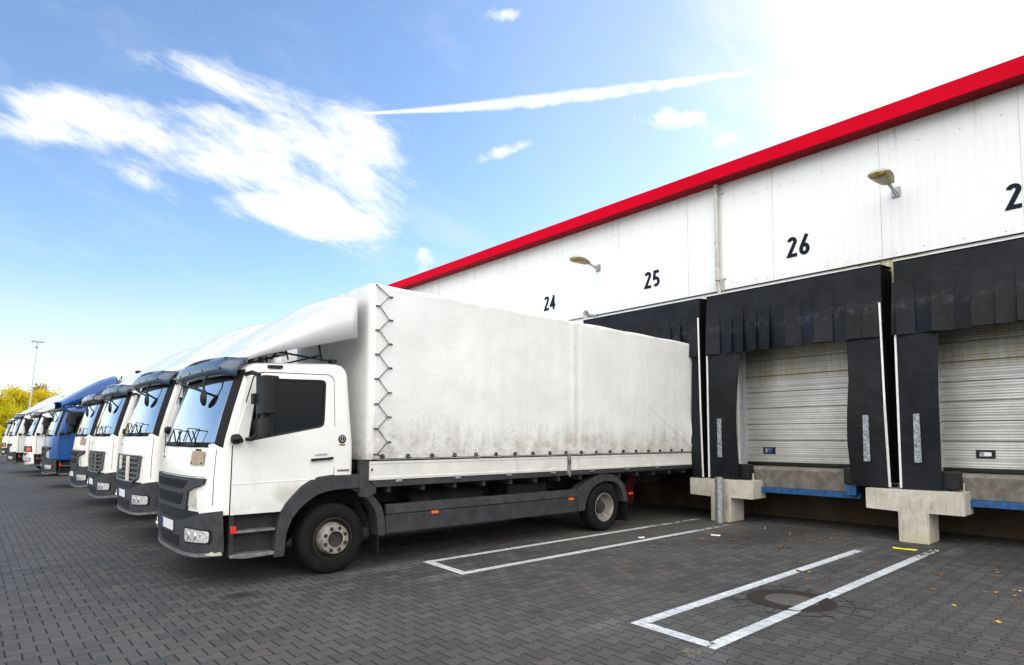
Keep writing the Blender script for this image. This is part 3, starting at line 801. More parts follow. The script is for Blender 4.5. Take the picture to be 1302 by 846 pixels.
def dock_leveller(i, c, lab):
    o0 = (12.1, c, 0)
    D = empty('dock_leveller', o0, lab, 'dock leveller', 'dock levellers below the shutter doors')
    b = MB(off=o0); b.prism([(12.20, .74), (12.16, 1.10), (12.20, 1.15), (12.55, 1.153), (12.55, 1.13), (12.24, .74)], c-1.0, c+1.0, lambda u, v, o: (u, o, v)); b.build('lip_plate', MT['dockplate'], D, bev=.004, smooth=False)
    b = MB(off=o0); b.box(12.12, 12.23, c-1.12, c+1.12, .63, .735); b.build('blue_beam', MT['bluesteel'], D, bev=.005, smooth=False)
    for s in (-1, 1):
        b = MB(off=o0); b.box(12.23, 12.6, c+s*1.12-.02, c+s*1.12+.02, .63, 1.14); b.build('side_plate', MT['steel'], D, smooth=False)
    for s in (-1, 1):
        y = c+s*1.08
        b = MB(off=o0); b.box(11.92, 12.14, y-.19, y+.17, .90, 1.19); b.build('rubber_buffer', MT['black'], D, bev=.02, smooth=False)
        b = MB(off=o0); b.box(11.96, 12.11, y-.02, y+.15, .70, .898); b.build('buffer_bracket', MT['bluesteel'], D, bev=.006, smooth=False)
dlab = {0: 'grey dock leveller plate below door 28', 1: 'grey dock leveller plate with blue beam below the rightmost door', 2: 'grey dock leveller plate with chipped blue beam below door 26', 3: 'dock leveller hidden in shade behind the near truck', 4: 'dock leveller behind the second truck'}
for i in (1, 2): dock_leveller(i, BAYS[i], dlab[i])

def shelter(i, c, lab, docked):
    X0 = 11.80; o0 = (X0, c, .87)
    D = empty('dock_shelter', o0, lab, 'dock shelter', 'black dock shelters around the loading doors')
    w = 1.70 if i != 1 else 1.67; ya, yb = c-w+.03, c+w+.0
    rr = random.Random(i+11); TOP = 4.77
    # sides: fabric bellows between wall and front frame
    for s, y in ((-1, ya), (1, yb)):
        b = MB(off=o0); n = 10
        A = []
        for k in range(n+1):
            x = X0+.02 + (WX-X0-.0)*k/n; bulge = math.sin(math.pi*k/n)*.035 - .012*(k % 2)
            A.append((x, y - s*bulge))
        for (x1, y1), (x2, y2) in zip(A, A[1:]):
            b.F([b.V((x1, y1, .95)), b.V((x2, y2, .95)), b.V((x2, y2, TOP)), b.V((x1, y1, TOP-.01))])
            b.F([b.V((x1, y1-s*.02, .95)), b.V((x2, y2-s*.02, .95)), b.V((x2, y2-s*.02, TOP)), b.V((x1, y1-s*.02, TOP-.01))])
        b.build('side_fabric', MT['shelterdk'], D)
    b = MB(off=o0); b.prism([(X0+.0, TOP-.005), (X0+.0, TOP+.012), (WX+.0, TOP+.075), (WX, TOP+.05)], ya, yb, lambda u, v, o: (u, o, v)); b.build('top_sheet', MT['shelterdk'], D, smooth=False)
    b = MB(off=o0); b.box(X0-.012, X0+.02, ya, yb, TOP+.013, TOP+.028); b.build('top_profile', MT['white_strip'], D, smooth=False)
    # header: plain upper band, then overlapping cut strips
    hb = 4.30
    b = MB(off=o0); b.box(X0, X0+.012, ya, yb, hb-.05, TOP); hd = b.build('header_curtain', MT['shelter'], D, smooth=False)
    y = ya; b = MB(off=o0); k = 0
    while y < yb-.05:
        ww = min(rr.uniform(.23, .31), yb-y)
        zb = 3.50 + rr.uniform(-.012, .012)
        hang = rr.uniform(-.01, .05); tw = rr.choice([-1, 1])*rr.uniform(.02, .055)
        if docked and y+ww > c-1.33 and y < c+1.33: zb = 3.86
        x0 = X0-.006-.006*(k % 2)
        xb = X0-.012-hang
        if docked and zb > 3.8: xb = X0+.03+rr.uniform(0, .02)
        ns = 6
        for t in range(ns):
            f0, f1 = t/ns, (t+1)/ns
            def pt(yy, f, d=0):
                s_ = (yy-y)/ww-.5
                return (x0+(xb-x0)*f**1.4 + tw*f*s_*2 + d, yy, hb+.12+(zb-hb-.12)*f)
            e = ww+.035
            q = [pt(y, f0), pt(y+e, f0), pt(y+e, f1), pt(y, f1)]
            b.F([b.V(p) for p in q]); q2 = [(p[0]+.006, p[1], p[2]) for p in q]; b.F([b.V(p) for p in q2])
            if t == ns-1: b.F([b.V(q[3]), b.V(q[2]), b.V(q2[2]), b.V(q2[3])])
            b.F([b.V(q[0]), b.V(q[3]), b.V(q2[3]), b.V(q2[0])])
        y += ww; k += 1
    b.build('curtain_strips', MT['shelter'], hd, angle=60)
    # dark top infill behind the strips
    for s, y in ((-1, ya), (1, yb)):
        if docked and s == -1: wid = [(0, .24), (1, .20)]
        elif docked: wid = [(0, .24), (1, .20)]
        else: wid = [(0, .64), (.25, .65), (.5, .66), (.75, .68), (1, .74)] if s > 0 and i != 1 else [(0, .60), (.3, .62), (.7, .57), (1, .60)] if i != 1 else [(0, .56), (1, .61)]
        b = MB(off=o0); n = 14; rows = []
        for k in range(n+1):
            f = k/n; z = .875+(3.56-.875)*f + (0 if not k else 0); wv = lerp_tab(wid, f)
            bow = .05*math.sin(math.pi*f)+.015*math.sin(f*9+i*2)
            row = []
            for j in range(5):
                g = j/4; yy = y - s*(g*wv) - s*.0
                row.append((X0+.015-bow*g + .02*g*math.sin(f*5+i), yy, z + (.02*g if k == 0 else 0)))
            rows.append(row)
        for off, flip in ((0, 0), (.012, 1)):
            V = [[b.V((p[0]+off, p[1], p[2])) for p in r] for r in rows]
            for r1, r2 in zip(V, V[1:]):
                for j in range(4): b.F([r1[j], r1[j+1], r2[j+1], r2[j]])
            if flip: VB = V
            else: VA = V
        for r in range(n): b.F([VA[r][4], VB[r][4], VB[r+1][4], VA[r+1][4]])
        for j in range(4): b.F([VA[0][j], VB[0][j], VB[0][j+1], VA[0][j+1]])
        pn = b.build('side_panel', MT['shelter'], D)
        if not docked:
            ry = y - s*.26
            if s < 0: ry = y+.31
            b = MB(off=o0)
            b.prism([(ry-.052, 1.33), (ry+.052, 1.33), (ry+.045, 2.14), (ry-.045, 2.14)], X0-.055, X0-.046, lambda u, v, o: (o+.02, u, v)); b.build('reflector_strip', MT['reflector'], pn, smooth=False)
        b = MB(off=o0)
        if s > 0:
            b.bar((X0+.0, y+.01, .9), (X0, y+.01, 3.50), .022, .03)
        else:
            b.bar((X0-.03, y-.03, .9), (X0-.012, y+.01, 2.3), .022, .03); b.bar((X0-.012, y+.01, 2.3), (X0-.02, y+.03, 4.10 if not docked else 4.35), .022, .03)
        b.build('edge_profile', MT['white_strip'], pn, smooth=False)
    # hanging rear pad under header
    b = MB(off=o0); b.box(WX-.1, WX+.01, ya+.2, yb-.2, 3.6, 4.6); b.build('head_pad', MT['shelterdk'], D, smooth=False)
slab = {1: 'black rubber dock shelter cut off by the right edge, around the rightmost door', 2: 'black rubber dock shelter with strip curtain under number 26', 3: 'black dock shelter pressed around the rear of the near truck under number 25'}
for i in (1, 2, 3): shelter(i, BAYS[i], slab[i], i == 3)

def wall_lamp(y, z, lab):
    o0 = (WX-.02, y, z)
    L = empty('wall_lamp', o0, lab, 'wall lamp', 'street-type lamps on the warehouse wall')
    b = MB(off=o0); b.box(WX-.035, WX-.012, y-.07, y+.07, z-.09, z+.09); b.build('wall_plate', MT['galv'], L, bev=.004, smooth=False)
    b = MB(off=o0); b.tube([(WX-.03, y, z), (WX-.16, y, z+.01), (WX-.42, y, z+.045)], .03, 10); b.bar((WX-.03, y, z-.05), (WX-.2, y, z-.01), .03, .05); b.build('arm', MT['lampbody'], L)
    # flat oval head
    def sec(t):   # t along the head 0 at the neck .. 1 tip
        w = .055+.12*math.sin(math.pi*min(1, t*.62+.06)) if t < .8 else (.055+.12*math.sin(math.pi*.556))*math.sqrt(max(0, 1-((t-.8)/.2)**2))+.004
        return w
    n = 16; b = MB(off=o0); g = MB(off=o0); ru = []; rg = []
    for k in range(n+1):
        t = k/n; x = WX-.38-.68*t; zc = z+.045+.02*t+.02*math.sin(math.pi*t); w = sec(t)
        ru.append([b.V((x, y+w*math.cos(a), zc+max(0, math.sin(a))*w*.42)) for a in [math.pi*j/10 for j in range(11)]])
        if k > 2: rg.append([g.V((x, y+w*.93*math.cos(a), zc-.004-math.sin(a)*w*.5)) for a in [math.pi*j/10 for j in range(11)]])
    for rings, mb in ((ru, b), (rg, g)):
        for r1, r2 in zip(rings, rings[1:]):
            for j in range(10): mb.F([r1[j], r1[j+1], r2[j+1], r2[j]])
            mb.F([r1[0], r1[-1], r2[-1], r2[0]])
        mb.F(rings[0]); mb.F(rings[-1])
    b.build('lamp_housing', MT['lampbody'], L); g.build('lamp_bowl', MT['lampglass'], L)
wall_lamp(3.37, 6.20, 'wall lamp with yellowed bowl to the right of number 26')
wall_lamp(10.38, 6.27, 'wall lamp with yellowed bowl between numbers 24 and 25')

def horn():
    y, z = 10.5, 4.98; o0 = (WX, y, z)
    L = empty('loudspeaker', o0, 'small grey horn loudspeaker on the wall above the near truck', 'loudspeaker')
    b = MB(off=o0); b.lathe([(.0, -.10), (.045, -.10), (.05, -.02), (.03, .0), (.04, .06), (.062, .11), (.105, .16), (.11, .165), (.10, .16), (.055, .10), (.03, .03), (.0, .02)], (WX-.24, y, z), 20, 'x', -1); b.build('horn', MT['lampbody'], L)
    b = MB(off=o0); b.bar((WX-.2, y, z-.01), (WX-.02, y-.02, z-.02), .02, .05); b.box(WX-.034, WX-.014, y-.08, y+.04, z-.07, z+.05); b.build('bracket', MT['galv'], L, smooth=False)
horn()

def bollard():
    c = (11.58, 6.53, 0); b = MB(off=c)
    b.lathe([(.085, 0), (.085, .91), (.07, .925), (.0, .93)], c, 20, 'z')
    o = b.build('steel_post', MT['galv']); o.location = c; tag(o, 'scraped grey steel post in front of the left concrete support', 'post')
bollard()

# ================================================================== TRUCKS
# x runs from the nose (about 1.93) to the tail, y across (near side negative), z up
T0 = (2.0, 0, 0)
XF = [(.38, 1.965), (.6, 1.94), (.9, 1.935), (1.25, 1.94), (1.6, 1.985), (2.0, 2.085), (2.5, 2.25), (2.7, 2.34)]
XC = [(.38, 2.27), (.9, 2.24), (1.6, 2.24), (2.5, 2.47), (2.7, 2.55)]
HWT = [(.4, 1.2), (1.7, 1.2), (2.6, 1.145), (2.75, 1.13)]
XR = [(.8, 3.785), (1.6, 3.78), (2.75, 3.70)]
PE = 2.6
def HW(z): return lerp_tab(HWT, z)
def fx(y, z):
    h = HW(z); q = min(abs(y)/h, .9995)
    a, b = lerp_tab(XC, z), lerp_tab(XF, z)
    return a-(a-b)*(1-q**PE)**(1/PE)
def FR(y, z, o):
    e = .01
    P = Vector((fx(y, z), y, z))
    y1 = max(-HW(z)*.999, min(HW(z)*.999, y+e)); y0 = max(-HW(z)*.999, min(HW(z)*.999, y-e))
    ty = Vector((fx(y1, z)-fx(y0, z), y1-y0, 0)); tz = Vector((fx(y, z+e)-fx(y, z-e), 0, 2*e))
    n = ty.cross(tz); n.normalize()
    if n.x > 0: n = -n
    if abs(y) > HW(z)*.9 and n.y*y < 0: n.y = -n.y
    return P+n*o
def NS(x, z, o): return Vector((x, -(HW(z)+o), z))
def FS(x, z, o): return Vector((x, (HW(z)+o), z))
CY_ = [s*q*1.2 for q in (.3, .5, .62, .72, .8, .86, .9, .93, .955, .975, .99) for s in (-1, 1)] + [0]
CZ_ = [.5, .7, .9, 1.1, 1.25, 1.4, 1.6, 1.7, 1.85, 2.0, 2.2, 2.4, 2.5]
ARCH = [(2.77, .30), (2.785, .56), (2.84, .83), (2.89, .92), (2.97, 1.01), (3.08, 1.115), (3.18, 1.175), (3.30, 1.22), (3.50, 1.24), (3.9, 1.24)]
ARCHI = [(2.89, .30), (2.91, .56), (2.94, .65), (2.98, .74), (3.05, .83), (3.14, .91), (3.22, .965), (3.30, 1.01), (3.42, 1.04), (3.55, 1.055), (3.86, 1.06)]
_cache = {}
def cab_shell():
    if 'shell' in _cache: return _cache['shell']
    def loft(ins, zs, z0fix=None):
        b = MB(off=T0); rings = []
        for z, inset in zs:
            d = inset+ins; zz = z
            hw = HW(z)-d; xf_, xc_, xr_ = lerp_tab(XF, z)+d, lerp_tab(XC, z)+d*.6, lerp_tab(XR, z)-d
            pts = []
            r = .07
            for k in range(5):
                a = math.pi/2*k/4; pts.append((xr_-r+r*math.sin(a), -(hw-r+r*math.cos(a)) if False else -(hw-r) - r*math.cos(a)))
            pts = [(xr_-r+r*math.sin(math.pi/2*(1-k/4)), -(hw-r) - r*math.cos(math.pi/2*(1-k/4))) for k in range(5)]
            for k in range(1, 5): pts.append((xr_-r+(xc_-xr_+r)*k/5, -hw))
            N = 36
            for k in range(N+1):
                a = math.pi*(k/N-.5); s = math.sin(a)
                y = hw*math.copysign(abs(s)**(2/PE), s); x = xc_-(xc_-xf_)*max(0, math.cos(a))**(2/PE)
                pts.append((x, y))
            for k in range(4, 0, -1): pts.append((xr_-r+(xc_-xr_+r)*k/5, hw))
            pts += [(xr_-r+r*math.sin(math.pi/2*k/4), (hw-r)+r*math.cos(math.pi/2*k/4)) for k in range(5)]
            sl = max(0, min(1, (z-2.35)/.3))*.07
            rings.append([b.V((x, y, zz+sl*(x-3.0))) for x, y in pts])
        for r1, r2 in zip(rings, rings[1:]):
            n = len(r1)
            for k in range(n): b.F([r1[k], r1[(k+1) % n], r2[(k+1) % n], r2[k]])
        b.F(rings[0][::-1])
        # top cap: ladder of quads between matching halves
        top = rings[-1]; n = len(top)
        for k in range(n//2-1): b.F([top[k], top[k+1], top[n-2-k], top[n-1-k]])
        return b.mesh('shell', MT['white'])
    outer = loft(0, [(.84, 0), (1.0, 0), (1.25, 0), (1.45, 0), (1.6, 0), (1.7, 0), (1.85, 0), (2.0, 0), (2.2, 0), (2.35, 0), (2.48, 0), (2.54, .006), (2.585, .022), (2.62, .05), (2.645, .095), (2.658, .16), (2.664, .25)])
    inner = loft(.05, [(1.05, 0), (1.6, 0), (1.7, 0), (2.2, 0), (2.48, 0), (2.54, .03), (2.58, .1)])
    b = MB(off=T0); b.prism(ARCH + [(4.0, 1.24), (4.0, .3)], -1.4, 1.4, lambda u, v, o: (u, o, v)); arch = b.mesh('c', [])
    b = MB(off=T0); b.prism(rpoly(WIN, .07), -1.4, 1.4, lambda u, v, o: (u, o, v)); win = b.mesh('c', [])
    b = MB(off=T0); b.prism(WS, 1.5, 2.75, lambda u, v, o: (o, u, v)); ws = b.mesh('c', [])
    me = boolean(outer, [inner, arch, win, ws])
    _cache['shell'] = me
    return me
WIN = [(2.43, 1.67), (3.37, 1.855), (3.40, 2.455), (2.545, 2.425)]
WS = rpoly([(-1.10, 1.635), (1.10, 1.635), (1.045, 2.46), (-1.045, 2.46)], .08)
DOOR = [(2.262, .835), (2.83, .835), (2.89, .93), (2.97, 1.02), (3.08, 1.125), (3.18, 1.185), (3.30, 1.23), (3.50, 1.25), (3.505, 1.9), (3.50, 2.44), (3.48, 2.49), (3.43, 2.52), (2.62, 2.495), (2.56, 2.48), (2.50, 2.43), (2.272, 1.62)]
def door_panel(side):
    k = 'door%d' % side
    if k in _cache: return _cache[k]
    fn = NS if side < 0 else FS
    b = MB(off=T0); b.patch(DOOR, [2.6, 3.0], [1.0, 1.12, 1.13, 1.15, 1.45, 1.6, 1.7, 1.9, 2.2, 2.5], lambda u, v, o: fn(u, v, o), .0, .012)
    d = b.mesh('d', MT['white'])
    b = MB(off=T0); b.prism(rpoly(WIN, .07), -1.4, 1.4, lambda u, v, o: (u, o, v)); win = b.mesh('c', [])
    _cache[k] = boolean(d, [win]); return _cache[k]
def remat(me, mats):
    me = me.copy()
    me.materials.clear()
    for m in mats: me.materials.append(m)
    return me

def wheel(root, x, ys, r, kind, name='wheel', sgn=-1):
    """kind: 'front' (projecting hub) or 'rear' (deep dish)"""
    c = (x, ys, r); k = r/.44
    b = MB(off=T0); w = .27
    # tyre: tread blocks indicated by grooves around
    prof = [(.255*k, .02), (.27*k, -.002), (.30*k, -.012), (.345*k, -.018), (.39*k, -.012), (.418*k, .004), (.434*k, .022), (.44*k, .045), (.44*k, .075), (.432*k, .08), (.432*k, .09), (.44*k, .095), (.44*k, .17), (.432*k, .175), (.432*k, .185), (.44*k, .19), (.44*k, .225), (.43*k, .25), (.40*k, .265), (.30*k, .26), (.26*k, .24)]
    b.lathe([(a, -h) for a, h in prof], c, 64, 'y', sgn)
    wh = bpy.data.objects.new(name, None)  # placeholder replaced by the tyre mesh parent
    ty = b.build(name, MT['rubber'], root, angle=50)
    bpy.data.objects.remove(wh)
    b = MB(off=T0)
    if kind == 'front':
        prof = [(.262*k, -.03), (.262*k, .006), (.252*k, .008), (.246*k, -.004), (.238*k, -.06), (.205*k, -.085), (.205*k, -.07), (.185*k, .06), (.178*k, .078), (.140*k, .082), (.100*k, .082)]
    else:
        prof = [(.262*k, -.03), (.262*k, .006), (.252*k, .008), (.246*k, -.004), (.236*k, -.10), (.205*k, -.17), (.16*k, -.185), (.12*k, -.185)]
    if kind == 'front':
        b.lathe(prof[5:], c, 56, 'y', sgn); rim = b.build('rim', MT['rim'], ty, angle=35)
        b = MB(off=T0); b.lathe(prof[:6], c, 56, 'y', sgn); b.build('rim_flange', MT['rimd'], ty, angle=35)
    else:
        b.lathe(prof, c, 56, 'y', sgn); rim = b.build('rim', MT['rim'], ty, angle=35)
    b = MB(off=T0)
    if kind == 'front':
        b.lathe([(.101*k, .080), (.095*k, .05), (.06*k, .04), (0, .045)], c, 32, 'y', sgn)
    else:
        b.lathe([(.121*k, -.19), (.115*k, -.10), (.105*k, -.075), (.06*k, -.065), (0, -.065)], c, 32, 'y', sgn)
    b.build('hub', MT['rimd'], rim)
    rr = .143*k if kind == 'front' else .162*k; h0 = .080 if kind == 'front' else -.185
    for i in range(8 if kind == 'front' else 10):
        b = MB(off=T0); a = 2*math.pi*(i+.5)/(8 if kind == 'front' else 10); q = (x+math.cos(a)*rr, ys, r+math.sin(a)*rr)
        b.lathe([(.026, h0-.002), (.026, h0+.004), (.015, h0+.005), (.015, h0+.020), (.0, h0+.022)], q, 6 if kind != 'front' else 12, 'y', sgn)
        b.build('wheel_nut', MT['rimd'], rim)
    return ty

def truck(yn, dx=0, lift=0, style='A', cab='white', bumper='grey', visor='visor', fair='fair', box=True, label='', cat='truck', group='trucks docked side by side along the warehouse', detail=True, boxm='tarp', box_top=3.82, plate=True, beigeplate=False, rightmirror=True, name='box_truck', full=False, fside='white'):
    yc = yn+1.2
    t = empty(name, (2.0+dx, yc, 0), label, cat, group)
    L = (0, 0, lift)
    CW, CF = MT[cab], MT['white_front' if cab == 'white' else cab]
    NC = [s*q for q in (.35, .6, .8, .95, 1.05, 1.12, 1.16, 1.18) for s in (-1, 1)] + [0]
    # ---- cab body
    cb = link('cab', remat(cab_shell(), [CF]), t, 0, L)
    def fpatch(nm, poly, m, o0, o1, par=cb, cz=CZ_, loc=None, bev=0):
        b = MB(off=T0); b.patch(poly, NC, cz, FR, o0, o1); return b.build(nm, m, par, bev, loc=loc)
    def spatch(nm, poly, m, o0, o1, par=cb, side=-1, cz=CZ_):
        b = MB(off=T0); b.patch(poly, [], cz, NS if side < 0 else FS, o0, o1); return b.build(nm, m, par)
    # doors with seams, glass, handle
    for s in ((-1, 1)):
        big = [(x+(.012 if x > 3 else -.012), z+(.012 if z > 1.7 else -.008)) for x, z in DOOR]
        d = link('door', remat(door_panel(s), [MT[fside] if cab == 'white' else CW]), cb)
        b = MB(off=T0); fn = NS if s < 0 else FS
        # seam: ring of thin dark rubber round the door
        n = len(DOOR)
        for i in range(n):
            a, c = DOOR[i], DOOR[(i+1) % n]; A, C_ = big[i], big[(i+1) % n]
            q = [fn(a[0], a[1], .002), fn(c[0], c[1], .002), fn(C_[0], C_[1], .002), fn(A[0], A[1], .002)]
            b.F([b.V(p) for p in q])
        b.build('door_seal', MT['seam'], d, smooth=False)
        # rubber frame and glass
        w1 = rpoly(WIN, .07); cx = sum(p[0] for p in w1)/len(w1); cz = sum(p[1] for p in w1)/len(w1)
        w0 = [(cx+(x-cx)*.955, cz+(z-cz)*.93) for x, z in w1]
        b = MB(off=T0); n = len(w1)
        for i in range(n):
            j = (i+1) % n
            for o_ in (.009,):
                b.F([b.V(fn(w1[i][0], w1[i][1], o_)), b.V(fn(w1[j][0], w1[j][1], o_)), b.V(fn(w0[j][0], w0[j][1], o_-.004)), b.V(fn(w0[i][0], w0[i][1], o_-.004))])
            b.F([b.V(fn(w0[i][0], w0[i][1], .005)), b.V(fn(w0[j][0], w0[j][1], .005)), b.V(fn(w0[j][0], w0[j][1], -.03)), b.V(fn(w0[i][0], w0[i][1], -.03))])
        b.build('window_frame', MT['black'], d)
        b = MB(off=T0); b.patch(w1, [2.8, 3.1], [1.7, 2.0, 2.3], fn, -.012, -.008); b.build('side_window', MT['sglass'], d)
        b = MB(off=T0)
        b.patch(rpoly([(3.19, 1.425), (3.48, 1.445), (3.48, 1.475), (3.19, 1.455)], .012, 3), [], [], fn, .03, .05)
        b.patch([(3.20, 1.43), (3.25, 1.433), (3.25, 1.46), (3.20, 1.456)], [], [], fn, .008, .032); b.patch([(3.43, 1.445), (3.47, 1.447), (3.47, 1.47), (3.43, 1.468)], [], [], fn, .008, .032)
        b.patch(rpoly([(3.22, 1.48), (3.40, 1.49), (3.38, 1.525), (3.26, 1.52)], .02, 3), [], [], fn, .009, .019) if False else None
        b.build('handle', MT['black'], d, bev=.003)
        b = MB(off=T0); b.patch(rpoly([(3.23, 1.49), (3.42, 1.50), (3.40, 1.522), (3.27, 1.518)], .012, 3), [], [], fn, .017, .021); b.build('handle_recess', MT['lampbody'], d)
    for s in (-1, 1):
        fn = NS if s < 0 else FS
        b = MB(off=T0); b.tube([fn(2.27+1.22*k/12, 1.185+.02*k/12, .012) for k in range(13)], .006, 6); b.build('door_crease', MT[fside] if cab == 'white' else CW, cb)
    # ---- windscreen
    bs = []
    wsb = [(-1.185, 1.60), (1.185, 1.60), (1.13, 2.52), (-1.13, 2.52)]
    b = MB(off=T0); n = len(WS)
    # black screen-print band: outer quad minus the opening, as strips
    def band(poly_in, poly_out, o_):
        m_ = len(poly_in)
        for i in range(m_):
            j = (i+1) % m_
            for k in range(6):
                f0, f1 = k/6, (k+1)/6
                def P(a, c, f): return FR(a[0]+(c[0]-a[0])*f, a[1]+(c[1]-a[1])*f, o_)
                b.F([b.V(P(poly_in[i], poly_out[i], f0)), b.V(P(poly_in[j], poly_out[j], f0)), b.V(P(poly_in[j], poly_out[j], f1)), b.V(P(poly_in[i], poly_out[i], f1))])
    def dens(poly, n):
        out = []
        for i in range(len(poly)):
            a, c = poly[i], poly[(i+1) % len(poly)]
            for k in range(n): out.append((a[0]+(c[0]-a[0])*k/n, a[1]+(c[1]-a[1])*k/n))
        return out
    gi = dens([(-1.085, 1.66), (1.085, 1.66), (1.03, 2.44), (-1.03, 2.44)], 12); go = dens(wsb, 12)
    band(gi, go, .004); b.build('windscreen_surround', MT['seam'], cb)
    ws = fpatch('windscreen', [(-1.10, 1.64), (1.10, 1.64), (1.045, 2.46), (-1.045, 2.46)], MT['glass'], -.004, 0.0)
    # wipers with guard frames
    for yw in (.05, -.62):
        b = MB(off=T0)
        P = lambda y, z, o=.03: FR(y, z, o)
        b.tube([P(yw, 1.625, .02), P(yw+.10, 1.70), P(yw+.30, 1.80)], .009, 6)
        b.tube([P(yw-.02, 1.80), P(yw+.42, 1.82)], .007, 6) if False else None
        b.tube([P(yw-.12, 1.64, .045), P(yw-.16, 1.80, .05), P(yw+.22, 1.815, .05), P(yw+.28, 1.66, .045)], .007, 6)
        b.bar(P(yw-.12, 1.63, .02), P(yw+.16, 1.63, .02), .05, .035)
        b.build('wiper', MT['black'], ws)
    # ---- visor
    if visor:
        b = MB(off=T0); ny = 40; sec = [(.05, 2.435), (.11, 2.425), (.155, 2.45), (.172, 2.50), (.168, 2.56), (.135, 2.62), (.05, 2.665)]
        rows = []
        for k in range(ny+1):
            y = -1.10+2.20*k/ny; e = abs(y)/1.10; sh = 1-.55*max(0, (e-.82)/.18)**2
            rows.append([b.V(FR(y, z if z < 2.6 else z, o*sh) + Vector((0, 0, -.02*(1-sh)))) for o, z in sec])
        for r1, r2 in zip(rows, rows[1:]):
            for j in range(len(sec)-1): b.F([r1[j], r1[j+1], r2[j+1], r2[j]])
        vz = b.build('sun_visor', MT[visor], cb, angle=60); sm = vz.modifiers.new('s', 'SOLIDIFY'); sm.thickness = .012
        b = MB(off=T0)
        for y in (-.95, -.5, 0, .5, .95):
            for zz, oo in ((2.48, .166), (2.59, .155)):
                p = FR(y, zz, oo); b.lathe([(.0, .006), (.012, .004), (.014, -.01)], p, 10, 'x', -1)
        b.build('visor_screws', MT['black'], vz)
    # kerb mirror hanging before the screen
    b = MB(off=T0); c = FR(-.62, 2.17, .07)
    prof = [(.0, -.035), (.04, -.03), (.068, -.010), (.075, .012), (.07, .02), (.0, .02)]
    b.lathe(prof, c, 20, 'x', 1)
    for v in b.bm.verts: v.co.z = c.z + (v.co.z-c.z)*1.35; v.co.y = c.y + (v.co.y-c.y)*.95
    b.tube([c+Vector((0, 0, .10)), FR(-.60, 2.36, .13), FR(-.58, 2.47, .10)], .014, 8)
    b.tube([c+Vector((0, .04, .08)), FR(0.0, 2.33, .12), FR(.6, 2.42, .10), FR(1.05, 2.46, .06)], .016, 8)
    b.build('kerb_mirror', MT['black'], cb)
    # ---- nose
    bm_ = MT['grey' if bumper == 'plainwhite' else bumper]
    if style == 'A':
        g = fpatch('grille', [(-1.04, 1.25), (-1.02, 1.19), (-.70, 1.085), (-.66, .875), (.66, .875), (.70, 1.085), (1.02, 1.19), (1.04, 1.25)], bm_ if bumper != 'plainwhite' else MT['grey'], .0, .035)
        fpatch('grille_slot', rpoly([(-.56, 1.115), (-.70, 1.215), (.70, 1.215), (.56, 1.115)], .03, 3), MT['seam'], .035, .039, g)
        fpatch('grille_slot', rpoly([(-.50, .925), (-.60, 1.055), (.60, 1.055), (.50, .925)], .03, 3), MT['seam'], .035, .039, g)
        b = MB(off=T0)
        for z in (1.15, 1.17, 1.19, .965, .99, 1.015): b.tube([FR(-.56+k*.14, z, .041) for k in range(9)], .004, 5)
        b.build('grille_slats', MT['seam'], g)
        for s in (-1, 1):
            lp = fpatch('corner_lamp', [(s*p[0], p[1]) for p in ((.70, .93), (.90, .91), (.865, 1.135), (.735, 1.125))], MT['lens2'], .0, .02)
            fpatch('lamp_surround', [(s*p[0], p[1]) for p in ((.685, .915), (.915, .895), (.885, 1.15), (.72, 1.14))], MT['white_front'], -.002, .006, lp)
    elif style == 'B':
        g = fpatch('grille', rpoly([(-.90, 1.28), (-.84, .95), (-.62, .865), (.62, .865), (.84, .95), (.90, 1.28)], .03, 3), MT['black'], .0, .018)
        b = MB(off=T0)
        for z in (.93, 1.01, 1.09, 1.17, 1.245): b.tube([FR(-.82+k*.164, z, .024) for k in range(11)], .012, 6)
        b.tube([FR(y, z, .026) for y, z in ((-.90, 1.28), (-.84, .95), (-.62, .865), (0, .865), (.62, .865), (.84, .95), (.90, 1.28))], .018, 6)
        b.tube([FR(-.9+k*.18, 1.285, .026) for k in range(11)], .014, 6)
        b.build('grille_bars', MT['greyl'], g)
        if beigeplate != 2:
            for y0 in (-.46, .12):
                fpatch('grille_block', [(y0, .88 if y0 < 0 else 1.05), (y0+.15, .88 if y0 < 0 else 1.05), (y0+.15, 1.27), (y0, 1.27)], MT['cream'], .03, .05, g)
        else:
            for y0 in (-.5, -.1, .3):
                fpatch('grille_block', [(y0, .90), (y0+.10, .90), (y0+.10, 1.26), (y0, 1.26)], MT['greyl'], .03, .05, g)
    else:
        g = fpatch('grille', [(-1.15, 1.18), (-1.17, .93), (1.17, .93), (1.15, 1.18)], MT['black'], .0, .012)
        b = MB(off=T0)
        for z in (.98, 1.04, 1.10): b.tube([FR(-.7+k*.14, z, .016) for k in range(11)], .008, 5)
        b.build('grille_bars', MT['grey'], g)
        for s in (-1, 1):
            fpatch('corner_light', [(s*.80, .97), (s*1.14, .97), (s*1.14, 1.12), (s*.80, 1.12)], MT['amberred'], .012, .03, g)
    # badge plate / small hooks
    if beigeplate is True:
        bp = fpatch('notice_plate', [(-.97, 1.40), (-.66, 1.395), (-.66, 1.555), (-.97, 1.555)], MT['beige'], .012, .02)
        for y, z in ((-.94, 1.42), (-.69, 1.42), (-.85, 1.57), (-.78, 1.57)):
            b = MB(off=T0); b.lathe([(0, .012), (.011, .008), (.012, -.02)], FR(y, z, .02), 8, 'x', -1); b.build('plate_bolt', MT['black'], bp)
    b = MB(off=T0)
    b.lathe([(0, .012), (.013, .008), (.014, -.004)], FR(.72, 1.46, .0), 8, 'x', -1); b.tube([FR(-1.13, z, .001) for z in (.95, 1.1, 1.25, 1.4, 1.58)], .004, 5)
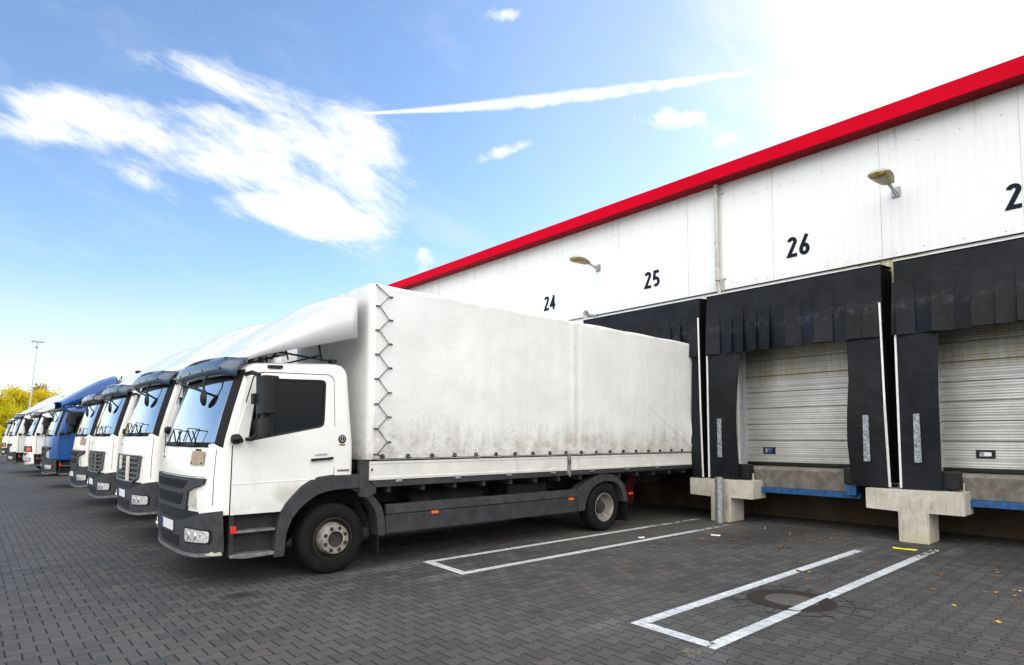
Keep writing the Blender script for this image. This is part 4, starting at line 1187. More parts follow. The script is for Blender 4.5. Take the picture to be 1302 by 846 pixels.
    b.tube([FR(y, 1.262, .001) for y in [k*.2-1.0 for k in range(11)]], .004, 5)
    b.build('panel_seams', MT['seam'], cb)
    # ---- bumper
    bz = [.45, .52, .6, .7, .8]
    bm2 = MT['white'] if bumper == 'plainwhite' else MT[bumper]
    bp_poly = [(-1.195, .44), (-.9, .40), (-.5, .385), (.5, .385), (.9, .40), (1.195, .44), (1.195, .89), (1.0, .86), (.74, .79), (.5, .74), (-.5, .74), (-.74, .79), (-1.0, .86), (-1.195, .89)]
    bu = fpatch('bumper', bp_poly, bm2, -.06, .03, cb, bz)
    fpatch('bumper_lip', [(-1.19, .395), (-.9, .355), (-.5, .34), (.5, .34), (.9, .355), (1.19, .395), (1.19, .437), (.9, .397), (.5, .382), (-.5, .382), (-.9, .397), (-1.19, .437)], MT['greyl'], -.05, .038, bu, [])
    fpatch('bumper_intake', rpoly([(-.40, .43), (.40, .43), (.46, .56), (-.46, .56)], .02, 3), MT['black'], .031, .035, bu, [])
    fpatch('bumper_gap', [(-.98, .70), (.98, .70), (.92, .868), (-.92, .868)], MT['black'], -.05, .008, bu, [])
    for s in (-1, 1):
        hb = fpatch('headlight', [(s*p[0], p[1]) for p in rpoly([(.63, .50), (1.13, .525), (1.145, .68), (.65, .69)], .03, 3)], MT['black'], .031, .036, bu, [])
        ln = fpatch('lens', [(s*p[0], p[1]) for p in rpoly([(.66, .52), (1.11, .54), (1.12, .665), (.68, .672)], .03, 3)], MT['lens'], .036, .042, hb, [])
        b = MB(off=T0)
        for y, r in ((.75, .05), (.90, .045)):
            p = FR(s*y, .60, .03); b.lathe([(r, -.006), (r, .010), (r*.86, .012), (r*.8, .004), (0, -.004)], p, 20, 'x', -1)
        b.build('reflector', MT['chrome'], hb)
    if plate:
        pl = fpatch('number_plate', [(-.26, .60), (.26, .60), (.26, .715), (-.26, .715)], MT['plate'], .037, .043, bu, [])
        fpatch('plate_frame', [(-.275, .588), (.275, .588), (.275, .727), (-.275, .727)], MT['black'], .031, .037, pl, [])
        fpatch('plate_band', [(.215, .602), (.258, .602), (.258, .713), (.215, .713)], MT['euro'], .043, .0445, pl, [])
    if bumper == 'grey' and full:
        fpatch('scrape', [(-1.19, .405), (-1.13, .395), (-1.09, .40), (-1.05, .41), (-1.10, .42), (-1.13, .44), (-1.16, .425), (-1.185, .44)], MT['lens2'], .031, .0395, bu, [])
    # ---- steps and front wing (both sides)
    for s in (-1, 1):
        fn = NS if s < 0 else FS
        b = MB(off=T0)
        b.patch([(2.275, .36), (2.83, .36), (2.83, .83), (2.275, .83)], [], [], fn, -.22, -.15)
        b.patch([(2.262, .36), (2.31, .36), (2.31, .83), (2.262, .83)], [], [], fn, -.15, -.01)
        st = b.build('steps', MT['stepwell'], cb, smooth=False)
        b = MB(off=T0)
        b.prism([(2.31, .645), (2.79, .645), (2.79, .615), (2.31, .615)], 1.0, 1.19, lambda u, v, o: (u, s*o, v))
        b.prism(rpoly([(2.27, .385), (2.78, .375), (2.78, .335), (2.44, .325), (2.27, .35)], .01, 2), 1.0, 1.215, lambda u, v, o: (u, s*o, v))
        b.build('step_tread', MT['step'], st, bev=.008)
        b = MB(off=T0); b.patch([(2.272, .62), (2.335, .62), (2.335, .705), (2.272, .705)], [], [], fn, -.009, .006); b.build('marker_light', MT['red'], st, bev=.004)
        # wing arch
        b = MB(off=T0)
        b.prism(ARCH[:-1] + [(3.87, 1.24)] + ARCHI[::-1], 1.0, 1.225, lambda u, v, o: (u, s*o, v))
        b.prism([(3.86, 1.075), (4.0, 1.02), (4.13, .90), (4.225, .78), (4.27, .60), (4.275, .40), (4.165, .41), (4.155, .60), (4.11, .76), (4.02, .88), (3.90, .985), (3.76, 1.045)], .92, 1.19, lambda u, v, o: (u, s*o, v))
        # wing liner
        n = 16
        for k in range(n):
            a0, a1 = math.pi*k/n, math.pi*(k+1)/n
            q = [(3.52+.56*math.cos(a), .50+.545*math.sin(a)) for a in (a0, a1)]
            b.F([b.V((q[0][0], s*.75, q[0][1])), b.V((q[1][0], s*.75, q[1][1])), b.V((q[1][0], s*1.05, q[1][1])), b.V((q[0][0], s*1.05, q[0][1]))])
        b.build('wing', MT['grey'], cb, bev=.008, angle=50)
        b = MB(off=T0); b.box(4.16, 4.175, min(s*.95, s*1.18), max(s*.95, s*1.18), .12, .41); b.build('mudflap', MT['black'], cb, smooth=False)
    # ---- mirrors
    for s in (-1, 1):
        b = MB(off=T0); Y = s*1.52
        b.prism(rpoly([(2.44, -.12), (2.50, -.135), (2.62, -.12), (2.62, .12), (2.50, .13), (2.43, .09)], .03, 3), 1.98, 2.42, lambda u, v, o: (u, Y+v, o))
        b.prism(rpoly([(2.46, -.11), (2.52, -.115), (2.57, -.09), (2.58, .09), (2.51, .10), (2.45, .08)], .03, 3), 1.73, 1.94, lambda u, v, o: (u, Y+v, o))
        b.box(2.47, 2.55, Y-.06, Y+.06, 1.92, 2.0)
        mr = b.build('side_mirror', MT['black'], cb, bev=.015)
        b = MB(off=T0)
        b.tube([(2.40, s*1.17, 2.46), (2.42, s*1.32, 2.47), (2.46, s*1.42, 2.44), (2.47, s*1.42, 2.3)], .028, 8)
        b.tube([(2.42, s*1.19, 1.70), (2.44, s*1.33, 1.70), (2.48, s*1.42, 1.76)], .024, 8)
        b.tube([(2.45, s*1.42, 2.44), (2.46, s*1.43, 1.74)], .018, 8)
        b.box(2.40, 2.475, min(s*1.36, s*1.44), max(s*1.36, s*1.44), 2.10, 2.22)
        b.build('mirror_arm', MT['black'], mr)
        b = MB(off=T0); b.box(2.6205, 2.6225, Y-.08, Y+.08, 2.03, 2.37); b.build('mirror_glass', MT['mirror'], mr, smooth=False)
        b = MB(off=T0); c = Vector((2.285, s*1.27, 1.70)); b.lathe([(0, -.06), (.045, -.05), (.06, -.01), (.055, .03), (.03, .055), (0, .06)], c, 16, 'x', 1); b.tube([c, (2.36, s*1.2, 1.68)], .03, 8); b.build('cornering_knob', MT['black'], cb)
    # ---- cab interior
    for s in (-1, 1):
        b = MB(off=T0)
        b.box(2.95, 3.45, s*.55-.26, s*.55+.26, 1.20, 1.52); b.prism([(3.32, 1.50), (3.48, 1.50), (3.60, 2.18), (3.50, 2.20)], s*.55-.25, s*.55+.25, lambda u, v, o: (u, o, v)); b.box(3.50, 3.60, s*.55-.13, s*.55+.13, 2.2, 2.38)
        b.build('seat', MT['interior'], cb, bev=.04)
    b = MB(off=T0); b.prism([(2.10, 1.30), (2.55, 1.30), (2.58, 1.62), (2.45, 1.68), (2.16, 1.62)], -1.12, 1.12, lambda u, v, o: (u + (.12*abs(o) if u < 2.3 else 0), o, v)); b.build('dashboard', MT['dash'], cb, bev=.03)
    b = MB(off=T0); b.box(2.2, 3.7, -1.1, 1.1, 1.08, 1.14); b.box(3.64, 3.68, -1.1, 1.1, 1.1, 2.5); b.build('cab_floor', MT['interior'], cb, smooth=False)
    b = MB(off=T0); c = Vector((2.72, -.55, 1.72)); n = 24
    b.tube([c+Vector((.09*math.sin(2*math.pi*k/n), .22*math.cos(2*math.pi*k/n), .20*math.sin(2*math.pi*k/n))) for k in range(n+1)], .014, 6, False); b.tube([c, (2.5, -.55, 1.55)], .03, 8); b.build('steering_wheel', MT['black'], cb)
    if detail:
        b = MB(off=T0); rr = random.Random(int(yn*10))
        for k in range(5):
            y = -.95+.28*k+rr.random()*.1; h = .12+rr.random()*.14; b.prism([(2.22, 0), (2.36, 0), (2.40, h), (2.27, h*1.1)], y, y+.12+rr.random()*.12, lambda u, v, o: (u+.02, o, 1.66+v))
        b.build('gold_glint_cards', MT['gold_glint_cards'], cb, smooth=False)  # added cards carry the screen's golden reflection as their own colour
    # roof marker, vent, decals
    b = MB(off=T0); b.patch(rpoly([(2.66, 2.555), (2.84, 2.562), (2.84, 2.60), (2.66, 2.593)], .012, 3), [], [], NS, -.02, .01); b.build('roof_marker', MT['black'], cb, bev=.004)
    if full:
        b = MB(off=T0); b.lathe([(.0, .005), (.05, .005), (.056, .002), (.056, -.004)], NS(3.615, 1.70, 0), 24, 'y', -1); dd = b.build('round_sticker', MT['black'], cb)
        b = MB(off=T0); b.lathe([(.028, .0075), (.038, .0075), (.038, .005)], NS(3.615, 1.705, 0), 20, 'y', -1); b.box(3.609, 3.621, -1.2085, -1.205, 1.675, 1.73); b.build('sticker_mark', MT['galv'], dd)
        b = MB(off=T0); b.box(3.575, 3.655, -1.2075, -1.201, 1.618, 1.64); b.build('sticker_band', MT['oliveyellow'], dd, smooth=False)
        b = MB(off=T0)
        b.patch(rpoly([(3.555, 1.285), (3.72, 1.285), (3.72, 1.31), (3.555, 1.31)], .006, 2), [], [], NS, -.001, .005); b.build('badge', MT['greyl'], cb)
        # hooks and thin roof rails between cab and fairing
    # ---- fairing
    if fair:
        F = MT[fair]
        xs = [2.26, 2.31, 2.38, 2.46, 2.54, 2.62, 2.7, 2.8, 2.9, 3.0, 3.1, 3.2, 3.3, 3.4, 3.5, 3.58, 3.65, 3.72, 3.80]
        zc = [(2.2, 2.645), (2.6, 2.84), (3.0, 3.13), (3.4, 3.42), (3.65, 3.56), (3.8, 3.61)]
        zt = [(2.2, 2.67), (2.3, 2.72), (2.6, 2.93), (3.0, 3.25), (3.4, 3.53), (3.65, 3.66), (3.8, 3.70)]
        zb = [(2.2, 2.575), (2.35, 2.60), (2.6, 2.71), (3.8, 3.045)]
        if fair == 'bluefair':
            zc = [(2.2, 2.70), (2.6, 2.98), (3.0, 3.26), (3.4, 3.50), (3.8, 3.66)]; zt = [(2.2, 2.74), (2.6, 3.06), (3.0, 3.36), (3.4, 3.62), (3.8, 3.80)]
        hw = [(2.2, .98), (2.35, 1.06), (2.8, 1.14), (3.8, 1.20)]
        b = MB(off=T0); rows = []
        for x in xs:
            h, c, tt, bb = lerp_tab(hw, x), lerp_tab(zc, x), lerp_tab(zt, x), lerp_tab(zb, x)
            row = [(x, -h, min(bb, c-.01)), (x, -h+.004, bb+(c-bb)*.5)]
            for k in range(13):
                q = -1+2*k/12; e = abs(q)
                row.append((x - (.0 if x > 2.3 else .10*(1-e*e)), h*q*.985, c+(tt-c)*(1-e**2.2) ))
            row += [(x, h-.004, bb+(c-bb)*.5), (x, h, min(bb, c-.01))]
            rows.append([b.V(p) for p in row])
        for r1, r2 in zip(rows, rows[1:]):
            for j in range(len(r1)-1): b.F([r1[j], r1[j+1], r2[j+1], r2[j]])
        fo = b.build('roof_fairing', F, t, loc=L, angle=34); sm = fo.modifiers.new('s', 'SOLIDIFY'); sm.thickness = .015; sm.offset = -1
        b = MB(off=T0)
        for s in (-1, 1):
            b.tube([(2.75, s*1.0, 2.68), (2.85, s*1.0, 2.85)], .014, 6); b.tube([(2.62, s*1.02, 2.80), (3.58, s*.98, 2.72)], .013, 6)
            b.tube([(3.42, s*.95, 2.72), (3.38, s*.95, 2.97)], .013, 6); b.tube([(2.98, s*.95, 2.70), (2.92, s*.95, 2.95)], .010, 6)
            b.box(3.52, 3.60, s*.98-.05, s*.98+.05, 2.70, 2.75)
            for x in (2.40, 2.5, 2.62): b.box(x, x+.05, s*.95-.03, s*.95+.03, 2.625, 2.70)
        b.tube([(3.42, -.95, 2.80), (3.42, .95, 2.80)], .012, 6); b.tube([(2.85, -.95, 2.74), (2.85, .95, 2.74)], .012, 6)
        b.build('fairing_strut', MT['black'], fo)
    # ---- wheels
    r = .44 + lift*.45
    if full or lift >= 0:
        for s in (-1, 1): wheel(t, 3.52, s*1.185, r, 'front', sgn=1*s)
        if box:
            for s in (-1, 1): wheel(t, 8.90, s*1.175, r, 'rear', sgn=1*s)
    # ---- chassis
    zl = lift
    b = MB(off=T0)
    for s in (-1, 1):
        b.box(2.5, 11.75 if box else 6.8, s*.42-.04, s*.42+.04, .76+zl, 1.03+zl)
    for x in (4.2, 5.4, 6.6, 7.8, 9.8, 11.0): b.box(x, x+.08, -.42, .42, .80+zl, .98+zl)
    b.tube([(3.52, -1.0, r), (3.52, 1.0, r)], .06, 10); b.tube([(8.9, -1.0, r), (8.9, 1.0, r)], .08, 12); b.lathe([(.0, -.15), (.16, -.12), (.2, 0), (.16, .12), (0, .15)], (8.9, 0, r), 16, 'x')
    b.box(2.35, 3.6, -.5, .5, .62+zl, 1.0+zl)
    ch = b.build('chassis', MT['steel'], t, bev=.01)
    if not box: return t
    # ---- load body
    BXF, BXR, HB = 3.96, 11.88, 1.25
    TOP = box_top
    b = MB(off=T0)
    b.box(BXF-.1, BXR-.02, -1.19, 1.19, 1.06, 1.16)
    for k in range(14): b.box(4.3+k*.56, 4.36+k*.56, -1.17, 1.17, .98, 1.06)
    b.prism([(3.86, 1.43), (4.0, 1.43), (4.0, 1.12), (4.10, 1.06), (4.10, .985), (3.98, .93), (3.86, .95)], -1.23, -1.16, lambda u, v, o: (u, o, v))
    b.prism([(4.0, 1.152), (11.86, 1.152), (11.86, 1.09), (4.1, 1.06)], -1.235, -1.17, lambda u, v, o: (u, o, v))
    b.prism([(4.0, 1.152), (11.86, 1.152), (11.86, 1.09), (4.1, 1.06)], 1.17, 1.235, lambda u, v, o: (u, o, v))
    b.build('load_bed', MT['steel'] if not full else MT['grey'], t, smooth=False, loc=(0, 0, 0))
    # cover: rounded front corners, roof, rear
    def tz(x, z, s):
        return 0
    def side_y(x, z):
        base = HB
        if not full: return base
        p = Vector((x*.9, 0, z*1.1))
        d = (noise.noise(p*1.1)+.5*noise.noise(p*2.7+Vector((3, 1, 2))))*.010
        edge = max(0, min(1, (x-4.1)/.4))*max(0, min(1, (TOP-.05-z)/.3))
        d *= edge
        f = max(0, (1.85-z)/.4)                       # gathers between the eyelets
        d += .009*f*math.sin((x-4.17)/.4*2*math.pi+math.pi/2)*edge
        # upright stanchion behind the cover in the middle, soft folds above it
        d += .012*math.exp(-((x-7.98)/.05)**2) - .008*math.exp(-((x-8.12)/.06)**2)
        # folds fanning out of the rear lower corner
        if x > 9.6 and z < 3.3:
            for a, w in ((1.9, .05), (2.6, .045), (3.6, .05), (.55, .04)):
                xx = 11.95-(z-1.45)/a
                d += .020*math.exp(-((x-xx)/w)**2)*max(0, min(1, (3.2-z)/1.2))*max(0, min(1, (x-9.6)/.8))
        d += .004*noise.noise(Vector((x*6, 3, z*.8)))
        return base+d
    b = MB(off=T0)
    nx, nz = (230, 74) if full else (4, 4)
    for s in (-1, 1):
        if full and s == 1: nx, nz = 8, 4
        rows = []
        for j in range(nz+1):
            z = 1.425+(TOP-.05-1.425)*j/nz
            rows.append([b.V((4.05+(BXR-4.05)*i/nx, s*(side_y(4.05+(BXR-4.05)*i/nx, z) if s < 0 else HB), z)) for i in range(nx+1)])
        for r1, r2 in zip(rows, rows[1:]):
            for i in range(nx): b.F([r1[i], r1[i+1], r2[i+1], r2[i]])
        # top rounding
        top0 = rows[-1]; prev = top0
        for k in range(1, 5):
            a = math.pi/2*k/4
            ring = [b.V((v.co.x, s*(HB-.05+.05*math.cos(a)), TOP-.05+.05*math.sin(a) + (.006*math.sin(v.co.x*5.2) if full and k > 2 else 0))) for v in top0]
            for i in range(nx): b.F([prev[i], prev[i+1], ring[i+1], ring[i]])
            prev = ring
        cen = [b.V((v.co.x, 0, TOP+.03)) for v in prev]
        for i in range(nx): b.F([prev[i], prev[i+1], cen[i+1], cen[i]])
    b.box(BXR-.02, BXR-.001, -HB+.01, HB-.01, 1.43, TOP-.01)
    # bulkhead with rounded upright corners
    for s in (-1, 1):
        pr = [(4.05, s*HB)] + [(BXF+.09-.09*math.sin(a), s*(HB-.09+.09*math.cos(a))) for a in [math.pi/2*k/7 for k in range(1, 8)]] + [(BXF, 0)]
        lo = [b.V((x, y, 1.425)) for x, y in pr]; hi = [b.V((x, y, TOP-.02)) for x, y in pr]; t2 = [b.V((x+.04, y*.985, TOP+.0)) for x, y in pr]
        for i in range(len(pr)-1): b.F([lo[i], lo[i+1], hi[i+1], hi[i]]); b.F([hi[i], hi[i+1], t2[i+1], t2[i]])
    cv = b.build('tarpaulin_cover' if boxm == 'tarp' else 'box_body', MT[boxm], t, angle=50)
    # dropside boards
    for x0, x1 in ((3.99, 7.815), (7.905, 11.87)):
        for s in (-1, 1):
            b = MB(off=T0)
            b.prism([(1.155, .0), (1.155, .022), (1.19, .026), (1.2, .02), (1.36, .02), (1.375, .026), (1.405, .024), (1.405, 0)], x0, x1, lambda u, v, o: (o, s*(1.225+v), u))
            b.build('side_board', MT['board'], t, smooth=False)
    if not full: return t
    b = MB(off=T0)
    b.box(7.82, 7.90, -1.262, -1.225, 1.09, 1.43); b.box(7.845, 7.875, -1.272, -1.262, 1.05, 1.24)
    b.build('board_post', MT['galv'], t, smooth=False)
    for k in range(7):
        x = 4.43+1.01*k; b = MB(off=T0)
        if abs(x-7.86) > .2: b.box(x-.045, x+.045, -1.262, -1.225, 1.115, 1.165); b.tube([(x-.05, -1.262, 1.135), (x+.05, -1.262, 1.135)], .012, 6)
        b.build('board_hinge', MT['galv'], t, smooth=False)
    b = MB(off=T0)
    b.box(4.013, 4.033, -1.262, -1.255, 1.28, 1.31); b.box(7.825, 7.84, -1.268, -1.26, 1.25, 1.36); b.box(7.88, 7.895, -1.268, -1.26, 1.25, 1.36)
    b.build('board_latches', MT['black'], t, smooth=False)
    # front and middle lacing, eyelets with rope
    rp = MB(off=T0)
    zs = [3.79, 3.65, 3.50, 3.33, 3.17, 3.0, 2.84, 2.67, 2.51, 2.33, 2.17, 2.0, 1.84, 1.66, 1.50]
    pts = []
    for i, z in enumerate(zs):
        x = 4.235 if i % 2 else 4.085
        if i == 0: x = 4.02
        pts.append((x, -1.275, z))
        if i: rp.bar((x, -1.272, z), (x+(.06 if i % 2 else -.055), -1.268, z), .014, .018)
    rp.tube(pts, .0075, 6); rp.tube([(4.085, -1.275, 1.5), (4.19, -1.275, 1.45)], .0075, 6)
    xs = []; x = 4.17
    while x < 11.8: xs.append(x); x += .4
    line = []
    for x in xs: line += [(x-.1, -1.285, 1.437), (x, -1.29, 1.452), (x+.1, -1.285, 1.437)]
    rp.tube([(4.0, -1.27, 1.425)] + line + [(11.86, -1.27, 1.43)], .0055, 6)
    rp.build('lacing_rope', MT['sling'], cv)
    for x in xs:
        b = MB(off=T0); b.lathe([(.012, .0), (.016, .010), (.031, .008), (.034, -.02)], (x, -1.268, 1.468), 14, 'y', -1); b.build('eyelet', MT['sling'], cv)
    # overlapping corner strap of the cover
    b = MB(off=T0)
    b.patch([(4.045, 1.44), (4.135, 1.44), (4.15, 3.74), (4.06, 3.76)], [], [1.8, 2.4, 3.0], lambda u, v, o: (u, -(1.252+o)+.004*math.sin(v*9), v), 0, .006)
    b.build('corner_flap', MT['tarp'], cv); b = MB(off=T0)
    b.patch([(8.02, 3.34), (8.045, 3.34), (8.045, 3.74), (8.02, 3.74)], [], [], lambda u, v, o: (u, -(1.262+o), v), 0, .006)
    b.build('cover_strap', MT['tarp'], cv)
    # underside: skirts, rear wings, tanks, lamps
    for s in (-1, 1):
        b = MB(off=T0)
        b.prism([(.675, 1.19), (.69, 1.205), (.80, 1.20), (.815, 1.17), (.815, 1.13), (.675, 1.15)], 4.285, 8.155, lambda u, v, o: (o, s*v, u))
        b.prism([(.41, 1.15), (.42, 1.17), (.66, 1.195), (.67, 1.19), (.67, 1.15)], 4.285, 8.155, lambda u, v, o: (o, s*v, u))
        b.build('side_skirt', MT['grey'], t, bev=.006)
    for s in (-1, 1):
        b = MB(off=T0)
        out = [(8.165, .42), (8.165, .82), (8.30, .88), (8.57, 1.0), (8.72, 1.045), (8.9, 1.06), (9.12, 1.045), (9.30, .98), (9.45, .85), (9.54, .68), (9.58, .50)]
        inn = [(9.47, .50), (9.42, .68), (9.35, .79), (9.22, .88), (9.05, .92), (8.87, .92), (8.68, .88), (8.52, .79), (8.43, .68), (8.36, .54), (8.33, .42)]
        b.prism(out+inn, 1.0, 1.2, lambda u, v, o: (u, s*o, v)); b.build('rear_wing', MT['grey'], t, bev=.008)
        b = MB(off=T0); b.box(9.56, 9.575, min(s*.7, s*1.18), max(s*.7, s*1.18), .12, .60); b.build('mudflap', MT['black'], t, smooth=False)
    for x, m_ in ((5.07, 'amber'), (7.96, 'amber'), (9.66, 'amberred')):
        b = MB(off=T0); b.prism(rpoly([(x-.055, .635), (x+.055, .635), (x+.055, .675), (x-.055, .675)], .01, 2), 1.19, 1.215, lambda u, v, o: (u, -o, v)); b.build('marker_light', MT[m_], t)
    b = MB(off=T0); b.box(10.3, 10.55, -.62, -.58, .35, 1.0); b.build('red_guard', MT['redflap'], t, bev=.01)
    b = MB(off=T0)
    for y in (-.62, .62):
        b = MB(off=T0); b.lathe([(0, -.7), (.2, -.69), (.24, -.66), (.24, .66), (.2, .69), (0, .7)], (5.6, y, .72), 20, 'x'); b.build('fuel_tank', MT['steel'], t)
    b = MB(off=T0)
    b.box(6.7, 7.6, -.95, -.5, .5, .95); b.build('battery_box', MT['steel'], t, bev=.02); b = MB(off=T0); b.lathe([(0, -.3), (.12, -.29), (.13, .29), (0, .3)], (7.9, .6, .7), 14, 'x'); b.build('air_tank', MT['steel'], t)
    b = MB(off=T0); b.box(8.28, 8.40, -1.12, -.98, 0.0, .17); b.prism([(8.24, 0), (8.46, 0), (8.44, .14), (8.34, .2)], -1.12, -.95, lambda u, v, o: (u, o, v)) if False else None
    b.build('brake_hose_box', MT['black'], t) if False else b.bm.free()
    return t
MT['amberred'] = mat('orange_red_lens', (.80, .055, .008), .25, var=.08, vscale=20, coat=1)
MT['oliveyellow'] = mat('olive_yellow_print', (.22, .20, .02), .6)
MT['bluefair'] = MT['blue']; MT['stepwell'] = mat('step_well_plastic', (.028, .028, .03), .6, var=.2, vscale=12, bumps=.3, dirt=((.07, .066, .06), .5), spec=.3)

truck(7.33, 0, 0, 'A', full=True, beigeplate=True, name='curtain_truck',
      label='nearest white tarpaulin truck, its whole side in view')
truck(10.87, .08, .13, 'B', cab='white', box_top=3.79, label='white truck with two pale blocks in its dark grille, directly behind the nearest one')
truck(14.41, .09, .13, 'B', beigeplate=2, cab='white', visor='visor', box_top=3.79, label='white truck with upright bars in its dark grille, third from the camera')
truck(17.95, .13, .13, 'A', cab='cream', fair=None, visor='visord', beigeplate=True, box_top=3.70, label='cream white truck with black visor and no roof fairing, right beside the blue truck')
truck(25.03, .03, .13, 'A', cab='blue', fair='bluefair', visor=None, plate=False, label='blue truck with blue roof fairing, the only blue one')
truck(33.2, -.03, .14, 'C', bumper='plainwhite', plate=False, visor='visord', label='white truck with white bumper and orange corner light, just left of the blue truck')
truck(36.9, -.45, .14, 'A', visor='visor', plate=False, label='white truck with grey bumper between the two trucks with orange corner lights')
truck(51.4, -.22, .14, 'C', visor='visord', plate=False, label='farthest white truck with orange corner light and grey bumper, at the left edge')

# ================================================================== FAR THINGS
def swap_body():
    o0 = (3.8, 22.75, 0)
    e = empty('box_trailer', o0, 'cream box trailer with black corner caps parked cabless between cream and blue trucks', 'trailer')
    b = MB(off=o0)
    b.box(3.78, 11.8, 21.52, 23.98, 1.15, 3.74); b.build('box_body', MT['cream'], e, bev=.02, smooth=False)
    b = MB(off=o0)
    for y in (21.5, 23.9): b.box(3.76, 3.90, y, y+.10, 3.68, 3.76)
    for y in (21.8, 23.6):
        b.box(4.6, 4.72, y-.05, y+.05, 0, 1.15)
    b.box(4.0, 11.6, 22.3, 22.4, .9, 1.15); b.box(4.0, 11.6, 23.1, 23.2, .9, 1.15)
    b.build('frame', MT['steel'], e, smooth=False)
    b = MB(off=o0)
    for x in (9.2, 10.4):
        for y in (21.6, 23.7): b.lathe([(.2, 0), (.42, 0), (.46, .03), (.46, .2), (.42, .24), (.2, .24)], (x, y, .46), 24, 'y')
    b.build('wheel', MT['rubber'], e)
swap_body()

def lamp_mast():
    o0 = (3.35, 60, 0)
    L = empty('lamp_mast', o0, 'tall thin lamp mast with twin floodlights above the far trucks', 'lamp mast')
    b = MB(off=o0); top = Vector((3.77, 60, 9.1)); b.tube([(3.25, 60, 0), (3.5, 60, 4.4), top], [.08, .05, .035], 10); b.build('mast', MT['lampbody'], L)
    b = MB(off=o0); b.bar(top+Vector((-.28, 0, .04)), top+Vector((.28, 0, .04)), .06, .06)
    for s in (-1, 1): b.box(top.x+s*.22-.17, top.x+s*.22+.17, 59.85, 60.15, 9.12, 9.24)
    b.build('floodlight', MT['lampbody'], L, bev=.02, smooth=False)
    b = MB(off=o0); b.lathe([(.05, -.1), (.11, -.05), (.11, .05), (.05, .1)], (top.x-.03, 60, 8.75), 10, 'z', 1, True); b.build('collar', MT['galv'], L)
lamp_mast()

def leafmat(name, c1, c2):
    m, b = newmat(name); o = objco(); n = fbm(o, .7, 3, .6); g = white(worldpos())
    setc(b, 'Base Color', mixc((smooth(n, .3, .7)*.7+g*.3).clamp(), c1, c2)); b.inputs['Roughness'].default_value = .6
    b.inputs['Specular IOR Level'].default_value = .2
    nt = m.node_tree; tr = nt.nodes.new('ShaderNodeBsdfTranslucent'); setcol = mixc((smooth(n, .3, .7)*.7+g*.3).clamp(), c1, c2)
    nt.links.new(setcol, tr.inputs[0]); mx = nt.nodes.new('ShaderNodeMixShader'); mx.inputs[0].default_value = .5
    nt.links.new(b.outputs[0], mx.inputs[1]); nt.links.new(tr.outputs[0], mx.inputs[2]); nt.links.new(mx.outputs[0], nt.nodes['Material Output'].inputs[0])
    return m
LF = {'yellow': leafmat('yellow_autumn_leaves', (.46, .39, .010), (.74, .60, .02)), 'green': leafmat('yellow_green_leaves', (.28, .34, .012), (.58, .56, .02)),
      'olive': leafmat('olive_brown_leaves', (.20, .15, .012), (.44, .30, .02)), 'dark': leafmat('dark_green_leaves', (.03, .06, .012), (.10, .14, .02))}
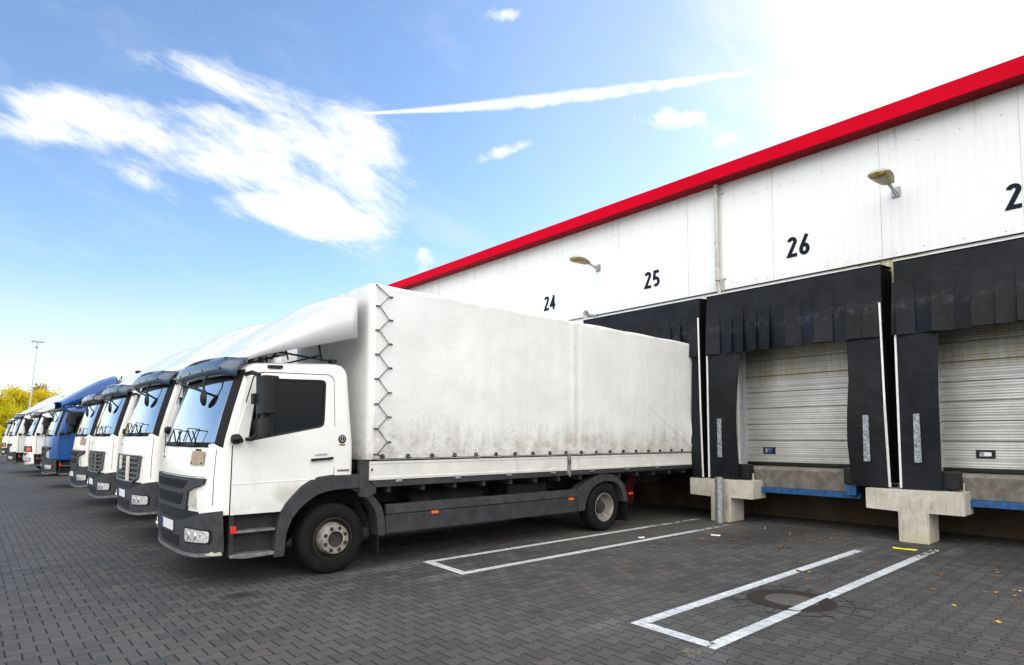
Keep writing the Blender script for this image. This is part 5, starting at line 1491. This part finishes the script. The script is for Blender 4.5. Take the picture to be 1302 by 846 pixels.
def tree(x, y, h, rad, kind, seed, lab, name='deciduous_tree'):
    o0 = (x, y, -.06); rr = random.Random(seed)
    T = empty(name, o0, lab, 'tree', 'trees beyond the far edge of the yard')
    b = MB(off=(0, 0, 0)); clumps = []
    b.tube([(0, 0, 0), (.1, .05, h*.25), (.05, .1, h*.5), (.1, 0, h*.85)], [h*.028, h*.022, h*.014, h*.004], 8)
    for k in range(22):
        z0 = h*rr.uniform(.12, .75); a = rr.uniform(0, 6.28); f = 1-abs(z0/h-.4)*.9
        ln = rad*rr.uniform(.55, 1.0)*f; e = Vector((math.cos(a)*ln, math.sin(a)*ln, z0+h*rr.uniform(.06, .2)))
        b.tube([(0.05, 0.05, z0), (e.x*.5, e.y*.5, z0+(e.z-z0)*.65), e], [h*.011, h*.007, h*.002], 5)
        clumps.append((e, rad*rr.uniform(.22, .40)))
        clumps.append((Vector((e.x*.55, e.y*.55, z0+(e.z-z0)*.8)), rad*rr.uniform(.25, .36)))
    for k in range(6): clumps.append((Vector((rr.uniform(-.3, .3)*rad, rr.uniform(-.3, .3)*rad, h*rr.uniform(.82, .97))), rad*rr.uniform(.18, .3)))
    b.build('trunk', MT['bark'], T)
    b = MB()
    for c, r in clumps:
        for _ in range(130):
            d = Vector((rr.gauss(0, 1), rr.gauss(0, 1), rr.gauss(0, .8))); d = d.normalized()*r*(rr.random()**.45)
            p = c+d; s = rr.uniform(.07, .15); ax = Vector((rr.gauss(0, 1), rr.gauss(0, 1), rr.gauss(0, 1))).normalized(); u = ax.orthogonal().normalized()*s; v = ax.cross(u).normalized()*s*.7
            b.F([b.V(p-u), b.V(p-v), b.V(p+u), b.V(p+v)])
    bm = b.bm; me = bpy.data.meshes.new('crown'); bm.to_mesh(me); bm.free(); me.materials.append(LF[kind])
    link('crown', me, T)
    return T
def D(px, dep):   # ground point on the sight line of a column of the photograph, at distance dep along y
    d = skydir(px, 556); k = dep/d.y; return d.x*k, dep
for px, dep, h, rad, kind, seed, lab in [
    (-24, 84, 7.1, 3.1, 'yellow', 1, 'bright yellow tree at the very left edge behind the farthest truck'),
    (10, 90, 5.3, 2.7, 'green', 2, 'low yellow-green tree behind the farthest truck'),
    (19, 98, 7.9, 2.8, 'yellow', 3, 'tall golden tree left of the lamp mast'),
    (38, 104, 8.7, 3.7, 'olive', 4, 'olive brown round tree directly behind the lamp mast'),
    (55, 100, 7.8, 3.1, 'yellow', 5, 'yellow-brown tree right of the lamp mast'),
    (2, 110, 5.8, 2.9, 'dark', 6, 'dark green tree low behind the yellow trees'),
    (68, 112, 7.1, 3.0, 'green', 7, 'green tree whose top just shows over the white fairings'),
    (-60, 92, 7.9, 3.5, 'green', 8, 'yellow-green tree just outside the left edge')]:
    x, y = D(px, dep); tree(x, y, h, rad, kind, seed, lab)
# rough hedge behind the kerb
def hedge():
    rr = random.Random(9); b = MB()
    for k in range(9000):
        x = rr.uniform(-14, 12); y = 76+rr.uniform(-.9, .9); z = rr.uniform(0, 2.3+.5*math.sin(x*1.7)+.3*math.sin(x*4.1)); s = rr.uniform(.06, .12)
        p = Vector((x, y, z)); ax = Vector((rr.gauss(0, 1), rr.gauss(0, 1), rr.gauss(0, 1))).normalized(); u = ax.orthogonal().normalized()*s; v = ax.cross(u).normalized()*s*.7
        b.F([b.V(p-u), b.V(p-v), b.V(p+u), b.V(p+v)])
    me = bpy.data.meshes.new('hedge'); b.bm.to_mesh(me); b.bm.free(); me.materials.append(LF['green'])
    tag(link('hedge', me), 'ragged yellow-green hedge along the far kerb behind the trucks', 'hedge')
hedge()
